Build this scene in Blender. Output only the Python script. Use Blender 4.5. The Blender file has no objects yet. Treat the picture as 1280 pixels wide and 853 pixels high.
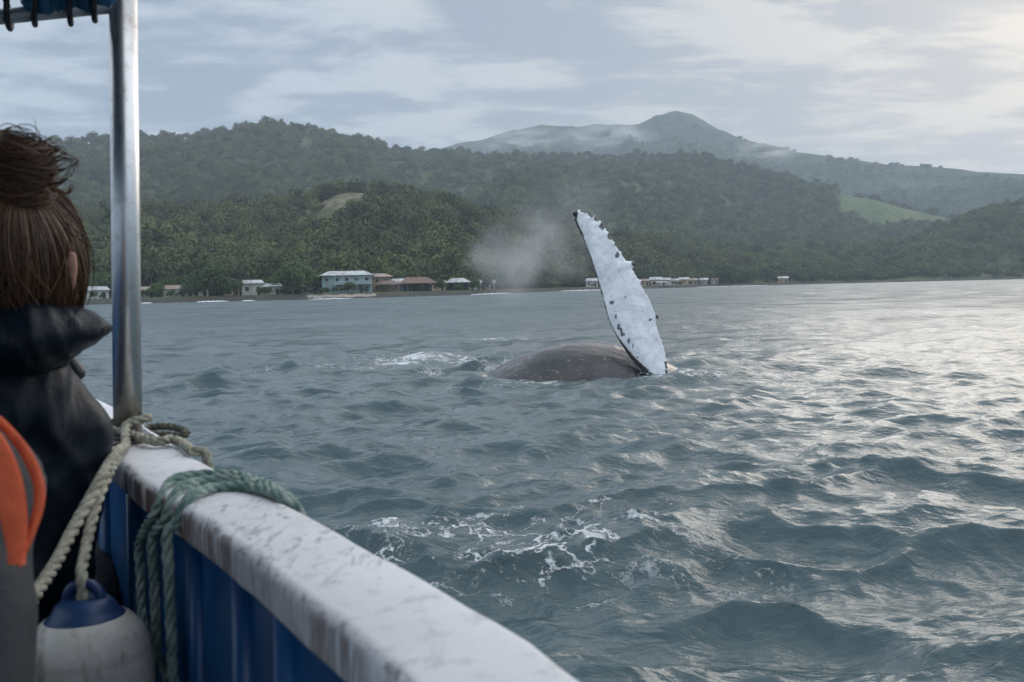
import bpy, bmesh, math, random
import numpy as np
from mathutils import Vector, Matrix, Quaternion

random.seed(7)
S = bpy.context.scene
COL = S.collection
PI = math.pi
R = math.radians

# ------------------------------------------------------------------ camera
CAM_H = 2.2
F = 1244.4                      # focal length in pixels of the 1280 px wide photograph
PITCH, ROLL = R(3.08), R(1.25)
_f = Vector((0, math.cos(PITCH), -math.sin(PITCH)))
_r0 = Vector((1, 0, 0))
_u0 = Vector((0, math.sin(PITCH), math.cos(PITCH)))
_u = _u0 * math.cos(ROLL) + _r0 * math.sin(ROLL)
_r = _r0 * math.cos(ROLL) - _u0 * math.sin(ROLL)
EYE = Vector((0, 0, CAM_H))
cam_d = bpy.data.cameras.new('camera')
cam = bpy.data.objects.new('camera', cam_d)
COL.objects.link(cam)
cam.matrix_world = Matrix.Translation(EYE) @ Matrix((_r, _u, -_f)).transposed().to_4x4()
cam_d.sensor_width = 36
cam_d.lens = 35
cam_d.clip_start = 0.02
cam_d.clip_end = 30000
cam_d.dof.use_dof = True
cam_d.dof.focus_distance = 40
cam_d.dof.aperture_fstop = 11.0
S.camera = cam


def ray(px, py):
    return _f + _r * ((px - 640) / F) + _u * ((426.5 - py) / F)


def P(px, py, d):               # the point seen at a pixel, d metres along the view axis
    return EYE + ray(px, py) * d


def G(px, py, z=0.0):           # the point seen at a pixel on the level z
    v = ray(px, py)
    return EYE + v * ((z - CAM_H) / v.z)


def AZ(px, py):
    v = ray(px, py)
    return math.atan2(v.x, v.y), v.z / math.hypot(v.x, v.y)


# ------------------------------------------------------------------ light, sky
S.view_settings.view_transform = 'Standard'
S.view_settings.look = 'None'
S.view_settings.exposure = 0.0
S.view_settings.gamma = 1.0
S.cycles.use_denoising = True
S.cycles.max_bounces = 8
S.cycles.diffuse_bounces = 2
S.cycles.glossy_bounces = 3
S.cycles.volume_bounces = 1
S.cycles.transparent_max_bounces = 8
S.cycles.sample_clamp_indirect = 4.0

SUN_AZ, SUN_EL = R(34), R(19)   # azimuth to the right of the view axis
sun_dir = Vector((math.sin(SUN_AZ) * math.cos(SUN_EL), math.cos(SUN_AZ) * math.cos(SUN_EL), math.sin(SUN_EL)))
sd = bpy.data.lights.new('sun', 'SUN')
sd.energy = 1.0
sd.angle = R(38)
sd.color = (1.0, 0.92, 0.82)
sun = bpy.data.objects.new('sun', sd)
COL.objects.link(sun)
sun.rotation_euler = sun_dir.to_track_quat('Z', 'Y').to_euler()


class NT:
    """small helper to write node trees as expressions"""
    def __init__(self, tree):
        self.t = tree
        self.n = tree.nodes
        self.l = tree.links

    def add(self, typ, ins=None, **props):
        n = self.n.new(typ)
        for k, v in props.items():
            setattr(n, k, v)
        for k, v in (ins or {}).items():
            self.set(n.inputs[k], v)
        return n

    def set(self, sock, v):
        if isinstance(v, bpy.types.NodeSocket):
            self.l.new(v, sock)
        elif isinstance(v, bpy.types.Node):
            self.l.new(v.outputs[0], sock)
        else:
            if sock.type == 'RGBA' and len(v) == 3:
                v = (*v, 1)
            sock.default_value = v

    def m(self, op, a, b=0.0, c=None, clamp=False):
        n = self.add('ShaderNodeMath', operation=op, use_clamp=clamp)
        self.set(n.inputs[0], a)
        self.set(n.inputs[1], b)
        if c is not None:
            self.set(n.inputs[2], c)
        return n.outputs[0]

    def vm(self, op, a, b=(0, 0, 0)):
        n = self.add('ShaderNodeVectorMath', operation=op)
        self.set(n.inputs[0], a)
        self.set(n.inputs[1], b)
        return n.outputs['Value'] if op in ('DOT_PRODUCT', 'LENGTH', 'DISTANCE') else n.outputs[0]

    def mix(self, fac, a, b):
        n = self.add('ShaderNodeMix', data_type='RGBA')
        self.set(n.inputs[0], fac)
        self.set(n.inputs[6], a)
        self.set(n.inputs[7], b)
        return n.outputs[2]

    def step(self, v, lo, hi, a=0.0, b=1.0):
        n = self.add('ShaderNodeMapRange', interpolation_type='SMOOTHSTEP')
        for i, x in enumerate((v, lo, hi, a, b)):
            self.set(n.inputs[i], x)
        return n.outputs[0]

    def noise(self, vec, scale, detail=4.0, rough=0.5, dist=0.0):
        n = self.add('ShaderNodeTexNoise', ins={'Scale': scale, 'Detail': detail, 'Roughness': rough, 'Distortion': dist})
        if vec is not None:
            self.set(n.inputs['Vector'], vec)
        return n.outputs[0]

    def mapping(self, vec, scale=(1, 1, 1), loc=(0, 0, 0), rot=(0, 0, 0)):
        n = self.add('ShaderNodeMapping')
        self.set(n.inputs['Vector'], vec)
        n.inputs['Scale'].default_value = scale
        n.inputs['Location'].default_value = loc
        n.inputs['Rotation'].default_value = rot
        return n.outputs[0]


world = bpy.data.worlds.new('World')
S.world = world
world.use_nodes = True
w = NT(world.node_tree)
w.n.clear()
sky = w.add('ShaderNodeTexSky', sky_type='NISHITA', sun_disc=False)
sky.sun_elevation = SUN_EL
sky.sun_rotation = SUN_AZ
sky.air_density = 1.2
sky.dust_density = 2.2
d = w.add('ShaderNodeTexCoord').outputs['Generated']
sep = w.add('ShaderNodeSeparateXYZ', ins={0: d})
zz = w.m('MAXIMUM', w.m('ADD', sep.outputs[2], 0.10), 0.06)
flat = w.add('ShaderNodeCombineXYZ', ins={0: w.m('DIVIDE', sep.outputs[0], zz), 1: w.m('DIVIDE', sep.outputs[1], zz), 2: 0.0})
# broad banks of stratus, then ragged flat bands in front of the brightening east
bank = w.noise(w.mapping(flat, (1.5, 1.7, 1), (3.1, 0.7, 0)), 1.0, 8, 0.56, 0.25)
streak = w.noise(w.mapping(flat, (1.5, 2.3, 1), (1.7, 5.2, 0), (0, 0, 0.12)), 1.25, 10, 0.60, 0.35)
glow = w.vm('DOT_PRODUCT', d, tuple(sun_dir))
glow_w = w.m('POWER', w.m('MAXIMUM', w.m('ADD', w.m('MULTIPLY', glow, 0.5), 0.5), 0.0), 9.0)
glow_n = w.m('POWER', w.m('MAXIMUM', glow, 0.0), 40.0)
thin = w.step(w.m('ADD', w.m('MULTIPLY', bank, 0.5), w.m('MULTIPLY', streak, 0.5)), 0.45, 0.565)
grey = w.mix(glow_w, (2.35, 3.05, 4.1), (3.3, 3.55, 4.1))
pale = w.mix(glow_w, (4.6, 5.3, 6.2), (6.1, 5.85, 5.45))
cl = w.mix(thin, grey, pale)
cl = w.mix(w.m('MULTIPLY', w.m('MULTIPLY', glow_n, 0.12), w.m('ADD', 0.35, w.m('MULTIPLY', thin, 0.65))), cl, (13.0, 12.2, 11.0))
# an overcast sky is brightest overhead
col = w.mix(0.91, sky.outputs[0], w.vm('MULTIPLY', cl, w.add('ShaderNodeCombineXYZ', ins={k: w.step(sep.outputs[2], 0.25, 0.48, 1.0, (3.0, 2.75, 2.5)[k]) for k in range(3)})))
bg = w.add('ShaderNodeBackground', ins={'Color': col, 'Strength': 0.125})
w.add('ShaderNodeOutputWorld', ins={'Surface': bg.outputs[0]})


# ------------------------------------------------------------------ helpers
def tag(o, label=None, cat=None, group=None, kind=None):
    for k, v in (('label', label), ('category', cat), ('group', group), ('kind', kind)):
        if v:
            o[k] = v
    return o


def empty(name, loc, label, cat, group=None, rz=0.0):
    o = bpy.data.objects.new(name, None)
    o.empty_display_size = 0.2
    COL.objects.link(o)
    o.location = loc
    o.rotation_euler = (0, 0, rz)
    return tag(o, label, cat, group)


def link(name, me, mat=None, parent=None, world_space=False):
    o = bpy.data.objects.new(name, me)
    COL.objects.link(o)
    if mat and not me.materials:
        me.materials.append(mat)
    if parent:
        o.parent = parent
        if world_space:        # vertices are in world space: take the parent's place away again
            mw = Matrix.LocRotScale(parent.location, parent.rotation_euler, parent.scale)
            if parent.parent:
                pp = parent.parent
                mw = Matrix.LocRotScale(pp.location, pp.rotation_euler, pp.scale) @ parent.matrix_parent_inverse @ mw
            o.matrix_parent_inverse = mw.inverted()
    return o


def mesh(name, verts, faces, smooth=False):
    me = bpy.data.meshes.new(name)
    me.from_pydata([tuple(v) for v in verts], [], faces)
    me.update()
    if smooth:
        me.polygons.foreach_set('use_smooth', [True] * len(me.polygons))
    return me


def np_mesh(name, co, quads, smooth=True):
    """big meshes straight from numpy arrays"""
    me = bpy.data.meshes.new(name)
    k = quads.shape[1]
    me.vertices.add(len(co))
    me.vertices.foreach_set('co', np.ascontiguousarray(co, dtype=np.float32).ravel())
    me.loops.add(quads.size)
    me.loops.foreach_set('vertex_index', np.ascontiguousarray(quads, dtype=np.int32).ravel())
    me.polygons.add(len(quads))
    me.polygons.foreach_set('loop_start', np.arange(0, quads.size, k, dtype=np.int32))
    if smooth:
        me.polygons.foreach_set('use_smooth', np.ones(len(quads), dtype=bool))
    me.update(calc_edges=True)
    me.validate()
    return me


def bm_mesh(name, bm, smooth=True):
    me = bpy.data.meshes.new(name)
    bmesh.ops.recalc_face_normals(bm, faces=bm.faces)
    bm.to_mesh(me)
    bm.free()
    if smooth:
        me.polygons.foreach_set('use_smooth', [True] * len(me.polygons))
    return me


def add_box(bm, c, s, rz=0.0, bevel=0.0):
    m = Matrix.Translation(Vector(c)) @ Matrix.Rotation(rz, 4, 'Z') @ Matrix.Diagonal((s[0], s[1], s[2], 1))
    g = bmesh.ops.create_cube(bm, size=1.0, matrix=m)
    if bevel:
        es = list({e for v in g['verts'] for e in v.link_edges})
        bmesh.ops.bevel(bm, geom=es, offset=bevel, segments=2, affect='EDGES', profile=0.6)


def frames(pts):
    """parallel-transported frames along a polyline"""
    n = len(pts)
    T = [(pts[min(i + 1, n - 1)] - pts[max(i - 1, 0)]).normalized() for i in range(n)]
    a = Vector((0, 0, 1)) if abs(T[0].z) < 0.9 else Vector((1, 0, 0))
    N = [(a - T[0] * a.dot(T[0])).normalized()]
    for i in range(1, n):
        q = T[i - 1].rotation_difference(T[i])
        v = q @ N[-1]
        N.append((v - T[i] * v.dot(T[i])).normalized())
    return [(T[i], N[i], T[i].cross(N[i])) for i in range(n)]


def add_tube(bm, pts, rad, seg=10, cap=True):
    pts = [Vector(p) for p in pts]
    fr = frames(pts)
    rings = []
    for i, p in enumerate(pts):
        r = rad[i] if isinstance(rad, (list, tuple)) else rad
        rings.append([bm.verts.new(p + (fr[i][1] * math.cos(2 * PI * k / seg) + fr[i][2] * math.sin(2 * PI * k / seg)) * r) for k in range(seg)])
    for a, b in zip(rings, rings[1:]):
        for k in range(seg):
            bm.faces.new((a[k], a[(k + 1) % seg], b[(k + 1) % seg], b[k]))
    if cap:
        bm.faces.new(rings[0][::-1])
        bm.faces.new(rings[-1])


def spline(pts, n):
    """Catmull-Rom through pts, n points at even arc steps"""
    pts = [Vector(p) for p in pts]
    q = [pts[0] * 2 - pts[1]] + pts + [pts[-1] * 2 - pts[-2]]
    out = []
    for i in range(1, len(q) - 2):
        for k in range(24):
            t = k / 24
            a, b, c, d_ = q[i - 1], q[i], q[i + 1], q[i + 2]
            out.append(0.5 * ((2 * b) + (c - a) * t + (2 * a - 5 * b + 4 * c - d_) * t * t + (3 * b - a - 3 * c + d_) * t ** 3))
    out.append(pts[-1])
    L = [0.0]
    for a, b in zip(out, out[1:]):
        L.append(L[-1] + (b - a).length)
    res = []
    j = 0
    for k in range(n):
        s = L[-1] * k / (n - 1)
        while j < len(L) - 2 and L[j + 1] < s:
            j += 1
        t = (s - L[j]) / max(1e-9, L[j + 1] - L[j])
        res.append(out[j].lerp(out[j + 1], min(1, max(0, t))))
    return res


_perm = np.random.RandomState(11).permutation(512)
_perm = np.concatenate([_perm, _perm, _perm])
_ga = np.random.RandomState(12).uniform(0, 2 * PI, 512)


def pnoise(x, y):
    xi = np.floor(x).astype(int)
    yi = np.floor(y).astype(int)
    xf, yf = x - xi, y - yi
    u_, v_ = xf ** 3 * (xf * (xf * 6 - 15) + 10), yf ** 3 * (yf * (yf * 6 - 15) + 10)

    def g(ix, iy, dx, dy):
        a = _ga[_perm[(_perm[ix % 512] + iy) % 512] % 512]
        return np.cos(a) * dx + np.sin(a) * dy
    n0 = g(xi, yi, xf, yf) * (1 - u_) + g(xi + 1, yi, xf - 1, yf) * u_
    n1 = g(xi, yi + 1, xf, yf - 1) * (1 - u_) + g(xi + 1, yi + 1, xf - 1, yf - 1) * u_
    return (n0 * (1 - v_) + n1 * v_) * 1.5


def fbm(x, y, oct=5, gain=0.5):
    s, a, k = 0, 1.0, 1.0
    for i in range(oct):
        s = s + a * pnoise(x * k + 17.3 * i, y * k - 9.1 * i)
        a *= gain
        k *= 2.03
    return s


def material(name, rough=0.6, metal=0.0, spec=0.5):
    m = bpy.data.materials.new(name)
    m.use_nodes = True
    t = NT(m.node_tree)
    b = t.n['Principled BSDF']
    b.inputs['Roughness'].default_value = rough
    b.inputs['Metallic'].default_value = metal
    b.inputs['Specular IOR Level'].default_value = spec
    return m, t, b


def plain(name, c1, c2, scale=20.0, rough=0.6, metal=0.0, bump=0.0, spec=0.5, detail=5.0, coord='Object'):
    m, t, b = material(name, rough, metal, spec)
    tc = t.add('ShaderNodeTexCoord').outputs[coord]
    n = t.noise(tc, scale, detail, 0.6)
    t.set(b.inputs['Base Color'], t.mix(t.step(n, 0.35, 0.65), c1, c2))
    if bump:
        bp = t.add('ShaderNodeBump', ins={'Height': n, 'Strength': bump, 'Distance': 0.02})
        t.set(b.inputs['Normal'], bp.outputs[0])
    return m


# ------------------------------------------------------------------ hills
def skyline(pts, tree=0.0):
    a = np.array([AZ(px, py) for px, py in pts])
    return a[:, 0], a[:, 1]


class Layer:
    """one range: a foot line, a ridge line whose skyline is known, and the fall behind it"""
    def __init__(self, sky_px, ridge, foot, base, treeh, rough, pw, shelf=0.0, seed=0.0, crest=0.10):
        self.crest = crest
        self.mounds = []
        self.a, self.t = skyline(sky_px)
        self.ra = np.array([AZ(p, 360)[0] for p, _ in ridge])
        self.rr = np.array([q for _, q in ridge], float)
        self.fa = np.array([AZ(p, 360)[0] for p, _ in foot])
        self.fr = np.array([q for _, q in foot], float)
        self.base, self.treeh, self.rough, self.pw, self.shelf, self.seed = base, treeh, rough, pw, shelf, seed

    def r0(self, az):
        return np.interp(az, self.fa, self.fr)

    def r1(self, az):
        return np.interp(az, self.ra, self.rr)

    def ridge_z(self, az):
        return CAM_H + self.r1(az) * np.interp(az, self.a, self.t) - self.treeh

    def z(self, az, r):
        r0, r1, H = self.r0(az), self.r1(az), self.ridge_z(az)
        s = (r - r0) / (r1 - r0)
        s2 = np.clip((r - r0 - self.shelf) / (r1 - r0 - self.shelf), 0, 1)
        up = self.base + (H - self.base) * s2 ** self.pw
        down = H * (1 - 0.9 * np.clip((s - 1) / 0.6, 0, 1) ** 1.3)
        z = np.where(s <= 1, up, down)
        env = np.clip(4 * s2 * (1.04 - s2), 0, 1) + self.crest * (s > 0.2)
        lat = az * 1500 / 150.0
        n = fbm(lat * self.rough + self.seed, r / 260.0 + 0.35 * lat + self.seed, 5, 0.5)
        n = n - 0.35 * np.abs(pnoise(lat * self.rough * 1.3 + 5 + self.seed, r / 700.0))
        z = z + n * env * 0.10 * np.maximum(H, 20)
        for a0, q0, hh, wd, dp in self.mounds:
            z = z + hh * np.exp(-((az - a0) * r / wd) ** 2 - ((r - q0) / dp) ** 2)
        if self.shelf:
            z = np.where(s < 0, self.base * np.clip(1 + (r - r0) / 7.0, -1, 1), z)
        return z

    def build(self, name, mat, az_lo, az_hi, na, nr, s_hi=1.6):
        az = np.linspace(az_lo, az_hi, na)
        s = np.concatenate([np.linspace(-0.06, 0.1, nr // 5), np.linspace(0.1, 1.08, nr)[1:], np.linspace(1.08, s_hi, nr // 6)[1:]])
        A, Sg = np.meshgrid(az, s)
        r0, r1 = self.r0(A), self.r1(A)
        Rr = r0 + (r1 - r0) * Sg
        Z = self.z(A, Rr)
        co = np.stack([np.sin(A) * Rr, np.cos(A) * Rr, Z], -1).reshape(-1, 3)
        i = np.arange(len(s) - 1)[:, None] * na + np.arange(na - 1)[None, :]
        q = np.stack([i, i + 1, i + na + 1, i + na], -1).reshape(-1, 4)
        o = link(name, np_mesh(name, co, q), mat)
        return tag(o, kind='structure')


COAST = [(-700, 285), (-200, 292), (110, 300), (300, 305), (420, 305), (500, 318), (580, 340), (640, 395), (700, 470), (830, 545), (950, 660), (1100, 760), (1280, 880), (1500, 1000), (1900, 1200)]
near = Layer([(-700, 262), (-200, 268), (0, 266), (110, 262), (250, 262), (320, 254), (380, 246), (430, 238), (470, 239), (510, 243), (560, 252), (620, 270), (680, 286), (740, 293), (800, 296), (870, 301), (960, 310), (1040, 309), (1100, 303), (1150, 292), (1190, 274), (1230, 258), (1280, 249), (1400, 238), (1900, 230)],
             [(-700, 620), (300, 640), (430, 640), (560, 600), (680, 640), (800, 830), (960, 1000), (1280, 1300), (1900, 1500)],
             COAST, 1.6, 7.0, 1.0, 1.15, 34.0, 0.0)
mid = Layer([(-700, 225), (-200, 192), (40, 180), (90, 174), (170, 168), (250, 166), (290, 160), (310, 153), (340, 150), (390, 154), (430, 166), (480, 178), (520, 184), (600, 189), (700, 191), (760, 189), (850, 191), (880, 194), (930, 206), (1000, 224), (1060, 238), (1120, 250), (1190, 267), (1240, 280), (1300, 292), (1900, 300)],
            [(-700, 1300), (40, 1500), (340, 1500), (600, 1750), (850, 1750), (1100, 1700), (1900, 1700)],
            [(-700, 760), (500, 760), (640, 720), (800, 900), (960, 1080), (1280, 1390), (1900, 1550)], 8.0, 9.0, 1.6, 0.95, 0.0, 40.0)
far = Layer([(200, 260), (400, 230), (500, 200), (555, 183), (600, 173), (640, 163), (680, 154), (720, 156), (760, 152), (800, 149), (825, 142), (848, 138), (868, 142), (895, 157), (930, 172), (970, 182), (1000, 189), (1060, 197), (1130, 204), (1200, 210), (1280, 215), (1500, 228), (1900, 250)],
            [(200, 3500), (850, 3500), (1000, 3000), (1280, 2700), (1900, 2600)],
            [(200, 2000), (850, 2000), (1280, 1900), (1900, 1900)], 30.0, 5.0, 2.0, 0.9, 0.0, 80.0, 0.03)


def hill_material(name, c1, c2, c3):
    m, t, b = material(name, 0.9, 0, 0.1)
    pos = t.add('ShaderNodeNewGeometry').outputs['Position']
    n = t.noise(pos, 0.012, 6, 0.6)
    n2 = t.noise(pos, 0.09, 4, 0.6)
    c = t.mix(t.step(n, 0.38, 0.62), c1, c2)
    c = t.mix(t.m('MULTIPLY', t.step(n2, 0.45, 0.7), 0.6), c, c3)
    return m, t, b, pos, c


hm, t, b, pos, c = hill_material('woodland_floor', (0.050, 0.066, 0.028), (0.080, 0.098, 0.038), (0.032, 0.046, 0.020))
# bare knoll on the near hill and the ragged pasture on the right-hand slope
kn = AZ(436, 243)
kr = float(near.r1(np.array(kn[0]))) - 30
near.mounds.append((kn[0], kr + 6, 7.0, 36.0, 40.0))
kp = (math.sin(kn[0]) * kr, math.cos(kn[0]) * kr, float(near.z(np.array(kn[0]), np.array(kr))))
kd = t.vm('LENGTH', t.vm('MULTIPLY', t.vm('SUBTRACT', pos, kp), (1 / 34, 1 / 52, 1 / 16)))
kmask = t.step(t.m('ADD', kd, t.m('MULTIPLY', t.m('SUBTRACT', t.noise(pos, 0.07, 6, 0.65), 0.5), 2.2)), 1.0, 0.6)
c = t.mix(kmask, c, t.mix(t.step(t.noise(pos, 0.22, 6, 0.65), 0.4, 0.6), (0.085, 0.095, 0.045), (0.25, 0.20, 0.15)))
sep_ = t.add('ShaderNodeSeparateXYZ', ins={0: pos})
shore = t.step(t.m('ADD', sep_.outputs[2], t.m('MULTIPLY', t.noise(pos, 0.2, 3), 0.8)), 1.9, 1.4)
c = t.mix(shore, c, t.mix(t.noise(pos, 0.6, 5), (0.025, 0.024, 0.022), (0.10, 0.095, 0.082)))
t.set(b.inputs['Base Color'], c)
near_o = near.build('hill', hm, R(-42), R(42), 420, 110)

hm2, t, b, pos, c = hill_material('upland', (0.052, 0.070, 0.030), (0.082, 0.102, 0.042), (0.034, 0.050, 0.024))
FIELD = [((1046, 252), (1060, 230), (1120, 244), (1190, 266), (1192, 286), (1120, 284), (1056, 268))]


def field_mask(px, py):
    inside = False
    poly = FIELD[0]
    for (x0, y0), (x1, y1) in zip(poly, poly[1:] + poly[:1]):
        if (y0 > py) != (y1 > py) and px < (x1 - x0) * (py - y0) / (y1 - y0) + x0:
            inside = not inside
    return inside


def pix_of(co):
    """pixels (for planning which slopes are pasture) of world points"""
    v = co - np.array(EYE)
    dz = v @ np.array(_f)
    return 640 + F * (v @ np.array(_r)) / dz, 426.5 - F * (v @ np.array(_u)) / dz


# the pasture: found once on the hill itself, then described by a place and size on the ground
def on_layer(L, px, py):
    az, te = AZ(px, py)
    rr = np.linspace(float(L.r0(np.array(az))), float(L.r1(np.array(az))), 600)
    zz_ = L.z(np.full_like(rr, az), rr)
    el = (zz_ - CAM_H) / rr
    k = int(np.argmax(el >= te)) if (el >= te).any() else len(rr) - 1
    return np.array([math.sin(az) * rr[k], math.cos(az) * rr[k], zz_[k]])


FIELD_W = [on_layer(mid, *p)[:2] for p in FIELD[0]]
FC = np.mean(FIELD_W, axis=0)


def in_field(x, y, grow=0.0):
    inside = np.zeros(x.shape, bool)
    poly = [FC + (q - FC) * (1 + grow) for q in FIELD_W]
    for p0, p1 in zip(poly, poly[1:] + poly[:1]):
        cnd = ((p0[1] > y) != (p1[1] > y)) & (x < (p1[0] - p0[0]) * (y - p0[1]) / (p1[1] - p0[1] + 1e-9) + p0[0])
        inside ^= cnd
    return inside


fld = t.add('ShaderNodeAttribute', attribute_name='pasture').outputs['Fac']
rows = t.noise(t.mapping(pos, (0.10, 0.02, 0.05), rot=(0, 0, 0.5)), 1.0, 4)
c = t.mix(fld, c, t.mix(t.step(rows, 0.35, 0.65), (0.060, 0.095, 0.034), (0.110, 0.135, 0.050)))
t.set(b.inputs['Base Color'], c)
mid_o = mid.build('hill', hm2, R(-42), R(42), 560, 130)
co = np.empty(len(mid_o.data.vertices) * 3, np.float32)
mid_o.data.vertices.foreach_get('co', co)
co = co.reshape(-1, 3)
at = mid_o.data.attributes.new('pasture', 'FLOAT', 'POINT')
at.data.foreach_set('value', in_field(co[:, 0], co[:, 1]).astype(np.float32))

hm3, t, b, pos, c = hill_material('mountain_scrub', (0.034, 0.050, 0.026), (0.052, 0.068, 0.034), (0.024, 0.036, 0.022))
t.set(b.inputs['Base Color'], c)
far_o = far.build('mountain', hm3, R(-20), R(42), 420, 120)

# ------------------------------------------------------------------ sea
rng = np.random.RandomState(5)
WAVES = []
main = R(-78)                   # the wind sea runs towards the boat and a little to the left
for k in range(96):
    lam = 0.30 * (9.0 / 0.30) ** ((k + rng.rand()) / 96)
    th = main + rng.normal(0, 0.42 if lam > 2.5 else 0.62)
    steep = 0.046 * min(1.0, (lam / 0.5) ** 0.3) * min(1.0, (1.1 / lam) ** 0.80)
    WAVES.append((2 * PI / lam, th, steep * lam / (2 * PI) * 2.0, rng.rand() * 2 * PI))


def sea_surface(x, y, spacing):
    dx, dy, h = np.zeros_like(x), np.zeros_like(x), np.zeros_like(x)
    gust = 0.80 + 0.35 * pnoise(x / 17.0 + 3, y / 23.0 + 8)
    for k, th, a, ph in WAVES:
        cx, cy = math.cos(th), math.sin(th)
        lam = 2 * PI / k
        att = np.clip((lam / np.maximum(spacing, 1e-6) - 2.1) / 1.7, 0, 1) * gust
        arg = k * (cx * x + cy * y) + ph
        c_, s_ = np.cos(arg), np.sin(arg)
        h += a * att * c_
        dx -= cx * a * att * s_ * 0.80
        dy -= cy * a * att * s_ * 0.80
    return dx, dy, h


fw = R(36)
az_v = np.linspace(-fw, fw, 760)
az_b = np.linspace(fw, 2 * PI - fw, 72)[1:-1]
AZc = np.concatenate([az_v, az_b])
ys = [640.0]
while ys[-1] > 0.36:
    ys.append(ys[-1] - (1.35 if ys[-1] > 140 else min(0.75, ys[-1] * 0.013)))
rs = CAM_H * 995 / np.array(ys)
rs = np.concatenate([[0.9, 1.5, 2.2, 2.9], rs])
rs[-1] = 6300
A, Rr = np.meshgrid(AZc, rs)
X, Y = np.sin(A) * Rr, np.cos(A) * Rr
dr = np.gradient(rs)[:, None] * np.ones_like(A)
sp = np.maximum(dr * 0.8, Rr * (2 * fw / 760))
sp[:, 760:] = np.maximum(sp[:, 760:], Rr[:, 760:] * 0.08)
DX, DY, H = sea_surface(X, Y, sp)
# cat's-paw ripples, where the mesh is fine enough to carry them
FINE = []
for k in range(56):
    lam = 0.10 * (0.30 / 0.10) ** ((k + rng.rand()) / 56)
    FINE.append((2 * PI / lam, main + rng.normal(0, 0.75), 0.030 * lam / (2 * PI) * 2.0, rng.rand() * 2 * PI))
nr_ = int((rs < 15).sum())
BIG, WAVES = WAVES, FINE
sx_, sy_, sh_ = sea_surface(X[:nr_, :760], Y[:nr_, :760], sp[:nr_, :760])
WAVES = BIG
patch = np.clip(0.65 + 0.6 * pnoise(X[:nr_, :760] / 2.6 + 5, Y[:nr_, :760] / 1.9), 0.1, 1.3)
DX[:nr_, :760] += sx_ * patch
DY[:nr_, :760] += sy_ * patch
H[:nr_, :760] += sh_ * patch
WH = G(742, 474)                # where the whale lies
# the whale pushes up a low mound and a wash on both sides
dw = np.hypot((X - WH.x) / 2.6, (Y - WH.y - 0.2) / 1.5)
H += 0.10 * np.exp(-(dw - 1.25) ** 2 / 0.10) + 0.05 * np.exp(-dw ** 2)
b2 = np.exp(-(((X - WH.x - 3.6) / 1.9) ** 2 + ((Y - WH.y - 1.4) / 0.45) ** 2))
H += 0.26 * b2
b3 = np.exp(-(((X - WH.x + 0.7) / 1.9) ** 2 + ((Y - WH.y - 3.4) / 0.5) ** 2))
H += 0.22 * b3
# the one steep wavelet close to the boat
WV = G(930, 790)
ca, sa = math.cos(R(-8)), math.sin(R(-8))
ux = (X - WV.x) * ca + (Y - WV.y) * sa
uy = -(X - WV.x) * sa + (Y - WV.y) * ca
H += 0.07 * np.exp(-(ux / 0.5) ** 2) * np.exp(-np.where(uy < 0, (uy / 0.30) ** 2, (uy / 0.55) ** 2))
co = np.stack([X + DX, Y + DY, H], -1).reshape(-1, 3)
nc = len(AZc)
i = np.arange(len(rs) - 1)[:, None] * nc + np.arange(nc)[None, :]
j = np.arange(len(rs) - 1)[:, None] * nc + (np.arange(nc)[None, :] + 1) % nc
q = np.stack([i, i + nc, j + nc, j], -1).reshape(-1, 4)
sea_me = np_mesh('sea', co, q)

# foam: broad masks; the shader draws the laces inside them
foam = np.zeros_like(X)


def blob(px, py, rx, ry, amt, rot=0.0):
    g = G(px, py)
    ca, sa = math.cos(rot), math.sin(rot)
    ux = ((X - g.x) * ca + (Y - g.y) * sa) / rx
    uy = (-(X - g.x) * sa + (Y - g.y) * ca) / ry
    global foam
    foam = np.maximum(foam, amt * np.exp(-(ux ** 2 + uy ** 2) ** 1.5))


blob(650, 685, 1.9, 0.95, 0.78, R(-6))
blob(740, 665, 1.4, 0.8, 0.74, R(-4))
blob(550, 690, 1.1, 0.75, 0.72, R(-8))
blob(850, 690, 1.2, 0.7, 0.58, R(-20))
blob(640, 720, 1.0, 0.4, 0.68, R(-5))
blob(512, 454, 2.6, 1.3, 1.7, 0)
blob(565, 459, 1.6, 0.7, 1.6, 0)
blob(600, 463, 2.0, 0.9, 1.1, 0)
blob(460, 461, 2.4, 0.8, 1.15, 0)
blob(740, 480, 3.4, 0.50, 1.45, 0)
blob(830, 476, 1.2, 0.8, 1.3, 0)
blob(828, 478, 1.0, 0.5, 1.2, 0)
blob(860, 474, 1.6, 0.60, 1.0, 0)
blob(650, 422, 2.6, 0.7, 1.1, 0)
blob(740, 420, 2.0, 0.5, 0.6, 0)
blob(890, 456, 2.2, 1.4, 1.05, 0)
blob(960, 448, 2.0, 0.8, 0.62, 0)
blob(300, 470, 2.5, 0.8, 0.55, 0)
blob(270, 487, 1.0, 0.4, 0.70, 0)
at = sea_me.attributes.new('foam', 'FLOAT', 'POINT')
at.data.foreach_set('value', foam.ravel().astype(np.float32))

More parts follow.
